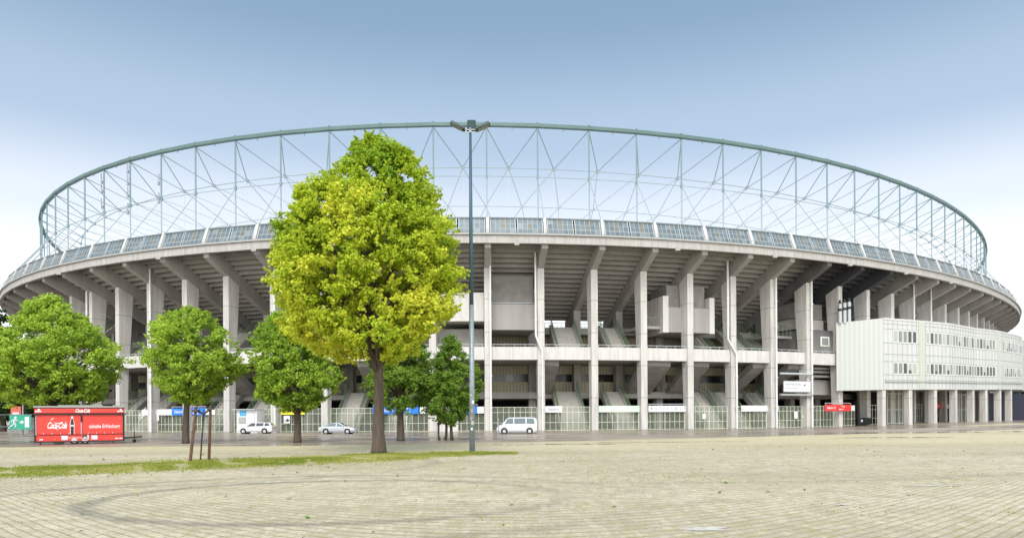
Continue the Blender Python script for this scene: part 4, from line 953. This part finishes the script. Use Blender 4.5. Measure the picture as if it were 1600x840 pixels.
# ------------------------------------------------------------------ vehicles
def vehicle(name, loc, rz, label, cat, paint, st, gh, side_glass, wheels, W, wr=.32, glassm=CARGL, rear=None, front=None, van=False):
    """st: stations (x, z_belt, z_roof, half width roof) along the length, front at +x"""
    e = empty(name, loc, label, cat, 'cars parked along the fence' if not van else None, rz)
    xs_ = [s[0] for s in st]; hw = W / 2
    def at_x(x): return [float(np.interp(x, xs_, [s[i] for s in st])) for i in (1, 2, 3)]
    X = sorted(set(list(np.linspace(xs_[0], xs_[-1], 28)) + xs_)); b = MB(); n_ = 10; vs = []
    L0, L1_ = xs_[0], xs_[-1]
    for x in X:
        zb, zr, wr_ = at_x(x); e_ = min(1, (x - L0 + .05) / .5, (L1_ - x + .05) / .5); tap = .82 + .18 * math.sqrt(max(0, e_)); w0 = hw * tap
        zbot = .22 + .12 * (1 - min(1, e_ * 1.5)); wrr = min(w0 * .97, wr_)
        vs += [(x, -w0 * .93, zbot), (x, -w0, .45), (x, -w0 * .995, zb - .12), (x, -w0 * .95, zb), (x, -wrr, zr - .03), (x, -wrr * .85, zr), (x, wrr * .85, zr), (x, wrr, zr - .03), (x, w0 * .95, zb), (x, w0 * .995, zb - .12), (x, w0, .45), (x, w0 * .93, zbot)]
    m_ = 12; fs = []
    for i in range(len(X) - 1):
        for j in range(m_): fs.append((i * m_ + j, (i + 1) * m_ + j, (i + 1) * m_ + (j + 1) % m_, i * m_ + (j + 1) % m_))
    fs += [tuple(range(m_)), tuple(range((len(X) - 1) * m_, len(X) * m_))[::-1]]
    b.add(vs, fs); b.build('body', paint, e, local=True, smooth=False)
    def sp(x, t, sg, out=.012):
        zb, zr, wr_ = at_x(x); e_ = min(1, (x - L0 + .05) / .5, (L1_ - x + .05) / .5); w0 = hw * (.82 + .18 * math.sqrt(max(0, e_))); wa = w0 * .95; wb = min(w0 * .97, wr_)
        return (x, sg * (wa + (wb - wa) * t + out), zb + (zr - .03 - zb) * t)
    for sg in (-1, 1):
        for (xa0, xa1, xb0, xb1) in side_glass:   # bottom from xa0..xa1, top from xb0..xb1
            b = MB(); N_ = 8; A = [sp(xa0 + (xa1 - xa0) * i / N_, .08, sg) for i in range(N_ + 1)]; B = [sp(xb0 + (xb1 - xb0) * i / N_, .9, sg) for i in range(N_ + 1)]
            b.add(A + B, [(i, i + 1, N_ + 2 + i, N_ + 1 + i) if sg < 0 else (i, N_ + 1 + i, N_ + 2 + i, i + 1) for i in range(N_)]); b.build('side_window', glassm, e, local=True)
        b = MB(); mx_ = side_glass[-1][1] - .12; q = sp(mx_, .1, sg); b.box((q[0], q[1] + sg * .09, q[2] + .06), (.12, .2, .14)); b.build('mirror', paint, e, local=True)
    for (x0, x1, nm) in gh:                        # windscreen and rear window between two stations
        z0, r0, w0_ = at_x(x0); z1, r1, w1_ = at_x(x1); o_ = .015 * (1 if x0 > 0 else -1)
        t0, t1 = .06, .94; f = lambda a_, c_, t: a_ + (c_ - a_) * t
        b = MB(); b.add([(f(x0, x1, t0) + o_, -f(w0_, w1_, t0) * .82, f(r0, r1, t0) + .012), (f(x0, x1, t0) + o_, f(w0_, w1_, t0) * .82, f(r0, r1, t0) + .012), (f(x0, x1, t1) + o_, f(w0_, w1_, t1) * .8, f(r0, r1, t1) + .012), (f(x0, x1, t1) + o_, -f(w0_, w1_, t1) * .8, f(r0, r1, t1) + .012)], [(0, 1, 2, 3)]); b.build(nm, CARGL, e, local=True)
    for wx in wheels:
        for sg in (-1, 1):
            b = MB(); y = sg * (hw - .10); b.tube((wx, y - sg * .11, wr), (wx, y + sg * .108, wr), wr, n=20); t_ = b.build('wheel', RUBBER, e, local=True)
            b = MB(); b.tube((wx, y + sg * .10, wr), (wx, y + sg * .125, wr), wr * .66, wr * .6, n=14); b.build('rim', RIM, t_, local=True)
            b = MB(); b.tube((wx, sg * (hw - .3), wr + .03), (wx, sg * (hw + .004), wr + .03), wr * 1.2, n=22); b.build('wheel_arch', BLACK, e, local=True)
    zf = at_x(L1_)[0]; zr_ = at_x(L0)[0]
    for sg in (-1, 1):
        b = MB(); b.box((L1_ - .06, sg * hw * .62, zf - .12), (.2, .34, .15)); b.build('headlight', CHROME, e, local=True)
        b = MB(); b.box((L0 + .08, sg * hw * .72, zr_ - (.1 if not van else .35)), (.2, .2, .22 if not van else .5)); b.build('tail_light', REDL, e, local=True)
    b = MB(); b.box((L1_ - .02, 0, .38), (.12, hw * 1.5, .22)); b.build('front_bumper', paint if not van else INKG, e, local=True)
    b = MB(); b.box((L0 + .04, 0, .42), (.12, hw * 1.5, .24)); b.build('rear_bumper', paint if not van else INKG, e, local=True)
    for sg in (-1, 1): b = MB(); b.box(((wheels[0] + wheels[1]) / 2, sg * (hw + .003), .28), (abs(wheels[0] - wheels[1]) - 2 * wr - .25, .02, .1)); b.build('sill', INKG, e, local=True)
    b = MB()
    for sg in (-1, 1):
        for dx in (.35, -.55): q = sp(dx, .0, sg, .02); b.box((q[0], q[1], q[2] - .1), (.14, .02, .03))
    b.build('door_handle', INKG, e, local=True)
    return e
def carpos(u, v): 
    p = gp(u, v); return p
# estate, nose to the left
p = carpos(398, 677); est = [(-2.35, .92, .94, .70), (-2.28, .98, 1.05, .66), (-2.0, .98, 1.38, .60), (-1.7, .98, 1.46, .59), (-.4, .95, 1.50, .60), (.45, .93, 1.46, .60), (1.15, .92, 1.02, .72), (1.25, .92, .97, .75), (2.15, .76, .80, .72), (2.36, .60, .62, .62)]
vehicle('estate_car', (p.x, p.y + .6, 0), R(180), 'white estate car parked in front of the ticket kiosk', 'car', WHITEP, est, [(1.15, .45, 'windscreen'), (-2.28, -2.0, 'rear_window')], [(-2.05, -1.35, -1.85, -1.35), (-1.22, -.25, -1.22, -.25), (-.13, 1.0, -.13, .42)], (-1.38, 1.42), 1.80, .33)
# saloon, nose to the right
p = carpos(527, 677.5); sal = [(-2.28, .86, .88, .70), (-2.1, .93, .95, .74), (-1.55, .93, .99, .72), (-.95, .92, 1.33, .58), (-.5, .91, 1.40, .57), (.25, .90, 1.40, .57), (1.05, .90, 1.0, .70), (1.2, .88, .93, .76), (2.05, .74, .78, .72), (2.28, .60, .62, .62)]
vehicle('saloon_car', (p.x, p.y + .6, 0), R(-3), 'silver saloon car parked left of the big tree', 'car', SILVER, sal, [(1.05, .25, 'windscreen'), (-1.55, -.95, 'rear_window')], [(-1.38, -.12, -.92, -.12), (0.0, .98, 0, .28)], (-1.35, 1.38), 1.76, .32, CARGL2)
# van, nose to the left
p = carpos(808, 677.3); vn = [(-2.36, 1.05, 1.10, .76), (-2.30, 1.12, 1.75, .72), (-2.15, 1.12, 1.90, .70), (-1.0, 1.12, 1.96, .70), (.9, 1.12, 1.94, .70), (1.15, 1.12, 1.86, .69), (1.72, 1.10, 1.16, .76), (2.25, .90, .94, .74), (2.36, .72, .74, .68)]
vehicle('camper_van', (p.x, p.y + .6, 0), R(178), 'white camper van parked on the wet road right of the lamp post', 'van', WHITEP, vn, [(1.72, 1.15, 'windscreen'), (-2.34, -2.30, 'rear_window')], [(-2.1, -1.15, -2.0, -1.15), (-1.02, .3, -1.02, .3), (.42, 1.5, .42, 1.1)], (-1.5, 1.48), 1.84, .33, CARGL2, van=True)
# parked cars far left, half out of frame
GREYP = mat('grey_paint', (.20, .21, .22), .3, .4)
p = gp(-4, 671); vehicle('parked_car', (p.x, p.y + 6, 0), R(-4), 'dark grey car parked at the far left edge behind the green exit sign', 'car', GREYP, sal, [(1.05, .25, 'windscreen'), (-1.55, -.95, 'rear_window')], [(-1.38, -.12, -.92, -.12), (0.0, .98, 0, .28)], (-1.35, 1.38), 1.76, .32)

# ------------------------------------------------------------------ red drinks trailer
pL, pR = gp(55, 694.5), gp(197, 692.5); Yt = (pL.y + pR.y) / 2; a0 = ray(55.5, 690)[0] * Yt; a1 = ray(196.5, 690)[0] * Yt; LT = a1 - a0
TA = R(29); um = ray(126, 690)[0]; cxm, cym = um * (Yt + .3), Yt + .3
wpx = lambda L_: F * ((cxm + L_ / 2 * math.cos(TA)) / (cym + L_ / 2 * math.sin(TA)) - (cxm - L_ / 2 * math.cos(TA)) / (cym - L_ / 2 * math.sin(TA)))
KV = LT / 142; LT = min(np.arange(5, 8, .02), key=lambda L_: abs(wpx(L_) - 141)); LT = float(LT)
TR = empty('drinks_trailer', (cxm - 1.1 * math.sin(TA), cym + 1.1 * math.cos(TA), 0), 'long red drinks sales trailer with closed shutters and white lettering', 'trailer', rz=TA)
top = at(125, 635, Yt).z; k_ = LT / 142; X = lambda u: (u - 126) * k_; Z = lambda v: top - (v - 635.5) * KV
yf = -1.1
b = MB(); b.box((0, 0, (Z(637) + Z(689)) / 2), (LT, 2.2, Z(637) - Z(689))); b.build('body', RED, TR, local=True)
b = MB(); b.box((0, 0, top), (LT + .1, 2.35, .14)); b.box((0, -.2, top + .1), (LT * .5, .9, .1)); b.box((LT * .42, 0, top + .1), (.7, 1.2, .12)); b.build('roof', GUTTER, TR, local=True)
b = MB(); b.box((0, yf - .03, Z(641.5)), (LT - .35, .07, .36)); b.build('fascia', RED, TR, local=True)
b = MB(); b.box((0, yf - .1, Z(646.7)), (LT + .25, .2, .11)); b.box((-LT / 2 + .05, yf - .03, (Z(648) + Z(689)) / 2), (.1, .08, Z(648) - Z(689))); b.box((LT / 2 - .06, yf - .03, (Z(648) + Z(689)) / 2), (.12, .08, Z(648) - Z(689))); b.box((0, yf - .03, Z(690)), (LT, .08, .1)); b.box((0, yf - .05, Z(637.2)), (LT, .08, .06)); b.build('frame', BLACK, TR, local=True)
for (ua, ub_) in ((60, 126.3), (129.5, 194)):
    b = MB(); b.box(((X(ua) + X(ub_)) / 2, yf - .025, (Z(649) + Z(678)) / 2), (X(ub_) - X(ua), .05, Z(649) - Z(678)))
    o = b.build('shutter', RED, TR, local=True); b = MB()
    for i in range(4): u = ua + 9 + i * 13.0; b.box((X(u), yf - .07, Z(677)), (.05, .04, .12))
    b.build('catch', PALE, o, local=True)
b = MB(); b.box((X(127.2), yf - .06, (Z(660) + Z(679)) / 2), (.06, .05, Z(660) - Z(679))); b.box((X(57.6), yf - .06, Z(664)), (.05, .05, 1.6)); b.build('stay_bar', PALE, TR, local=True)
b = MB(); b.box((X(127.5), yf - .1, Z(654)), (.1, .12, .5)); b.build('latch', BLACK, TR, local=True)
b = MB(); b.box((0, yf - .02, Z(679.3)), (LT - .2, .05, .05)); b.build('rub_rail', mat('dark_red', (.16, .02, .02), .5), TR, local=True)
for u in (101, 148):
    b = MB(); b.box((X(u), yf - .02, Z(684)), (9.6 * k_, .05, 7.6 * k_)); b.build('hatch', SIGNW, TR, local=True)
b = MB(); b.box((X(134), yf - .02, Z(683.5)), (8.5 * k_, .05, 7.5 * k_)); o = b.build('service_panel', mat('panel_dark', (.08, .08, .08), .5), TR, local=True)
b = MB(); b.box((X(133), yf - .06, Z(684.5)), (.2, .03, .12)); b.box((X(137.8), yf - .05, Z(683.5)), (.1, .03, .38)); b.build('plate', SIGNW, o, local=True)
text('Coca-Cola', .72, (X(89), yf - .06, Z(664.8)), FRONT, SIGNW, parent=TR, shear=.45, bold=.02, depth=.006, sx=.50, cs=.86)
b = MB()
def swash(pts, w_):
    n_ = len(pts)
    for i in range(n_ - 1):
        (x0, z0), (x1, z1) = pts[i], pts[i + 1]; wa = w_ * math.sin(math.pi * (i + .3) / n_); wb = w_ * math.sin(math.pi * (i + 1.3) / n_)
        b.plate([(x0, yf - .06, z0 - wa), (x1, yf - .06, z1 - wb), (x1, yf - .06, z1 + wb), (x0, yf - .06, z0 + wa)], (0, -.01, 0))
swash([(X(77) + i * .1, Z(669) + .10 * math.sin(i * .7)) for i in range(8)], .035); swash([(X(83) + i * .12, Z(661.2) + .05 * math.sin(i * .6 + 1)) for i in range(7)], .03)
swash([(X(80) + i * .05, Z(656) + .04 * i) for i in range(5)], .05)
b.build('logo_swash', SIGNW, TR, local=True)
text('Coca-Cola', .42, (X(129.2), yf - .08, Z(641.8)), FRONT, SIGNW, parent=TR, shear=.45, bold=.015, depth=.006, sx=.65, cs=.86)
text('eiskalte Erfrischung', .44, (X(164.5), yf - .06, Z(666.5)), FRONT, SIGNW, parent=TR, bold=.008, depth=.006, sx=.62 * 1.05)
text('Ihre Erfrischung', .2, (X(117), yf - .04, Z(684)), FRONT, SIGNW, parent=TR, depth=.004, sx=.75)
# bottle picture
bx = X(113); prof_b = [(.30, 678.5), (.30, 666), (.36, 664), (.30, 661), (.17, 656), (.14, 654), (.14, 650), (.16, 650)]; prof_b = [(w_ * .6, v_) for w_, v_ in prof_b]
b = MB(); pts = [(bx - w_ * .85, yf - .052, Z(v)) for w_, v in prof_b] + [(bx + w_ * .85, yf - .052, Z(v)) for w_, v in reversed(prof_b)]; b.plate(pts, (0, -.012, 0)); o = b.build('bottle_picture', SIGNW, TR, local=True)
b = MB(); pts = [(bx - w_ * .62, yf - .066, Z(v)) for w_, v in prof_b[:6]] + [(bx + w_ * .62, yf - .066, Z(v)) for w_, v in reversed(prof_b[:6])]; b.plate(pts, (0, -.006, 0)); b.build('bottle_body', mat('cola', (.05, .015, .012), .3), o, local=True)
b = MB(); b.box((bx, yf - .076, Z(665)), (.22, .008, .12)); b.build('bottle_label', SIGNW, o, local=True)
for u in (61, 190):
    b = MB(); b.box((X(u), yf - .07, Z(642.5)), (.42, .012, .12)); b.box((X(u) + .05, yf - .07, Z(640.5)), (.14, .012, .2)); b.build('logo_mark', SIGNW, TR, local=True)
for u, c in ((65.5, SIGNW), (184, SIGNW), (191, SIGNW), (86, ORANGE), (131, ORANGE)):
    b = MB(); b.box((X(u), yf - .04, Z(686.2)), (.25 if c is SIGNW else .08, .04, .09)); b.build('marker_lamp', c, TR, local=True)
for u in (116, 132.6):
    wr = .33
    for sg in (-1, 1):
        b = MB(); b.tube((X(u), sg * .98 - .11, wr), (X(u), sg * .98 + .11, wr), wr, n=22); w_ = b.build('wheel', RUBBER, TR, local=True)
        b = MB(); b.tube((X(u), sg * (.98 + .10), wr), (X(u), sg * (.98 + .13), wr), wr * .68, wr * .6, n=14); b.build('rim', RIM, w_, local=True)
b = MB(); b.box((0, 0, .42), (LT * .92, 1.5, .12)); b.box((X(98), yf + .1, .33), (1.0, .08, .1)); b.box((X(150), yf + .1, .33), (1.3, .08, .1)); b.build('chassis', INKG, TR, local=True)
for u in (64, 178):
    b = MB(); b.tube((X(u), yf + .2, 0.0), (X(u), yf + .2, .5), .04, n=6); b.box((X(u), yf + .2, .02), (.22, .22, .04)); b.build('support_leg', BLACK, TR, local=True)
b = MB(); b.tube((LT / 2 - .2, -.6, .42), (LT / 2 + 1.15, 0, .5), .05, n=6); b.tube((LT / 2 - .2, .6, .42), (LT / 2 + 1.15, 0, .5), .05, n=6); b.tube((LT / 2 + 1.0, 0, .5), (LT / 2 + 1.35, 0, .52), .06, n=6); b.tube((LT / 2 + .75, 0, .3), (LT / 2 + .75, 0, 1.0), .035, n=6); b.build('drawbar', BLACK, TR, local=True)
b = MB(); b.tube((LT / 2 + .75, -.06, .15), (LT / 2 + .75, .06, .15), .15, n=14); b.tube((LT / 2 + .75, 0, .15), (LT / 2 + .75, 0, .35), .03, n=5); b.build('jockey_wheel', RUBBER, TR, local=True)

# ------------------------------------------------------------------ green exit banner, street pole and fence far left
p = gp(31, 676); Yb = 86; e_ = at(15, 648, Yb); f_ = at(48, 670, Yb)
ES = empty('exit_banner', ((e_.x + f_.x) / 2, Yb, 0), 'green emergency exit banner with white running figure and arrow', 'banner')
WB, zb0, zb1 = f_.x - e_.x, f_.z, e_.z
b = MB(); b.box((0, 0, (zb0 + zb1) / 2), (WB, .05, zb1 - zb0)); b.build('banner_cloth', SIGNG, ES, local=True)
b = MB(); [b.tube((x, .06, 0), (x, .06, zb1 + .1), .04, n=6) for x in (-WB / 2, WB / 2)]; b.tube((-WB / 2 - 6, .06, 1.2), (WB / 2 + 3, .06, 1.2), .03, n=5); b.tube((-WB / 2 - 6, .06, zb1 + .05), (WB / 2 + 3, .06, zb1 + .05), .03, n=5); [b.tube((x, .06, 0), (x, .06, zb1 + .05), .03, n=5) for x in (-WB / 2 - 6, -WB / 2 - 3, WB / 2 + 3)]; b.build('barrier_rail', GALV, ES, local=True)
hb = zb1 - zb0; cx = -WB * .28; yy = -.03
b = MB()
def limb(pts, w_):
    for (x0, z0), (x1, z1) in zip(pts[:-1], pts[1:]):
        A = Vector((cx + x0 * hb, yy, zb0 + z0 * hb)); B = Vector((cx + x1 * hb, yy, zb0 + z1 * hb)); b.tube(A, B, w_ * hb, n=6)
b.tube((cx + .10 * hb, yy - .01, zb0 + .82 * hb), (cx + .10 * hb, yy + .01, zb0 + .82 * hb), .085 * hb, n=12)
limb([(.06, .70), (-.02, .44)], .075); limb([(.05, .68), (.2, .6), (.27, .68)], .032); limb([(.04, .68), (-.14, .64), (-.2, .5)], .032); limb([(-.02, .44), (.13, .34), (.08, .13)], .042); limb([(-.02, .44), (-.12, .26), (-.3, .2)], .042)
b.build('running_figure', SIGNW, ES, local=True)
b = MB(); b.box((WB * .33, yy, (zb0 + zb1) / 2), (WB * .2, .02, hb * .72)); b.build('door_symbol', SIGNW, ES, local=True)
b = MB(); z_ = (zb0 + zb1) / 2; b.plate([(-WB * .02, yy, z_ - .08), (WB * .08, yy, z_ - .08), (WB * .08, yy, z_ - .25), (WB * .19, yy, z_), (WB * .08, yy, z_ + .25), (WB * .08, yy, z_ + .08), (-WB * .02, yy, z_ + .08)], (0, -.012, 0)); b.build('arrow', SIGNW, ES, local=True)
p = gp(36, 681); hp = at(37, 560, p.y).z; b = MB(); b.tube(p, p + Vector((0, 0, 3)), .10, .09, n=10); b.tube(p + Vector((0, 0, 3)), p + Vector((0, 0, hp)), .085, .06, n=10); b.tube(p + Vector((0, 0, hp)), p + Vector((.9, 0, hp + .15)), .05, n=6); b.box(p + Vector((1.1, 0, hp + .15)), (.7, .3, .12)); tag(b.build('street_lamp', GALV), 'slim street lamp standing in front of the green exit banner', 'street lamp')
b = MB(); q = at(25, 641, 92); b.box(q, (1.3, .1, 1.1)); sgn = empty('red_poster', (q.x, q.y, 0), 'small red and white poster stand behind the green exit banner', 'poster')
b.build('poster_panel', mat('poster_red', (.55, .12, .08), .6), sgn); b = MB(); b.box(q + Vector((0, -.06, -.35)), (.8, .02, .25)); b.build('white_patch', SIGNW, sgn); 
for dx in (-.6, .6): b = MB(); b.tube((q.x + dx, q.y, 0), (q.x + dx, q.y, q.z + .5), .05, n=6); b.build('leg', GALV, sgn)
# wheelie bins under the office block
for i, u in enumerate((1343, 1353)):
    p = opt(u, 90.5) * S; p.z = gz(p.x, p.y); e = empty('waste_bin', p, ['black waste bin with a white sticker in the shade beside the red Sektor D sign', 'dark green waste bin in the shade left of the first office stilt'][i], 'bin', 'waste bins under the office block')
    mm = BLACK if i == 0 else mat('bin_green', (.012, .022, .018), .6)
    b = MB(); b.add([(-.5, -.38, .15), (.5, -.38, .15), (.5, .38, .15), (-.5, .38, .15), (-.62, -.5, 1.15), (.62, -.5, 1.15), (.62, .45, 1.15), (-.62, .45, 1.15)], [(3, 2, 1, 0), (4, 5, 6, 7), (0, 1, 5, 4), (1, 2, 6, 5), (2, 3, 7, 6), (3, 0, 4, 7)]); b.build('tub', mm, e, local=True)
    b = MB(); b.box((0, 0, 1.22), (1.3, 1.02, .1)); b.build('lid', mm, e, local=True)
    for x in (-.4, .4): b = MB(); b.tube((x - .04, -.3, .1), (x + .04, -.3, .1), .1, n=10); b.build('wheel', RUBBER, e, local=True)
    if i == 0: b = MB(); b.box((.1, -.47, .8), (.3, .02, .35)); b.build('sticker', SIGNW, e, local=True)
# dark building beyond the right end
p = opt(1593, 150) * S; b = MB(); e = empty('dark_building', (p.x + 8, p.y, 0), 'dark blue green building at the right edge beyond the office block', 'building')
zt_ = at(1596, 545, p.y).z; b = MB(); b.box((0, 6, zt_ / 2), (16, 12, zt_)); b.build('wall', DGREEN, e, local=True); b = MB(); b.box((0, 6, zt_ + .1), (16.6, 12.6, .2)); b.build('roof', BLUEWALL, e, local=True)
b = MB(); [b.box((-6 + 3 * i, -.03, zt_ * .55), (1.6, .05, 1.6)) for i in range(5)]; b.build('window', WMID, e, local=True)
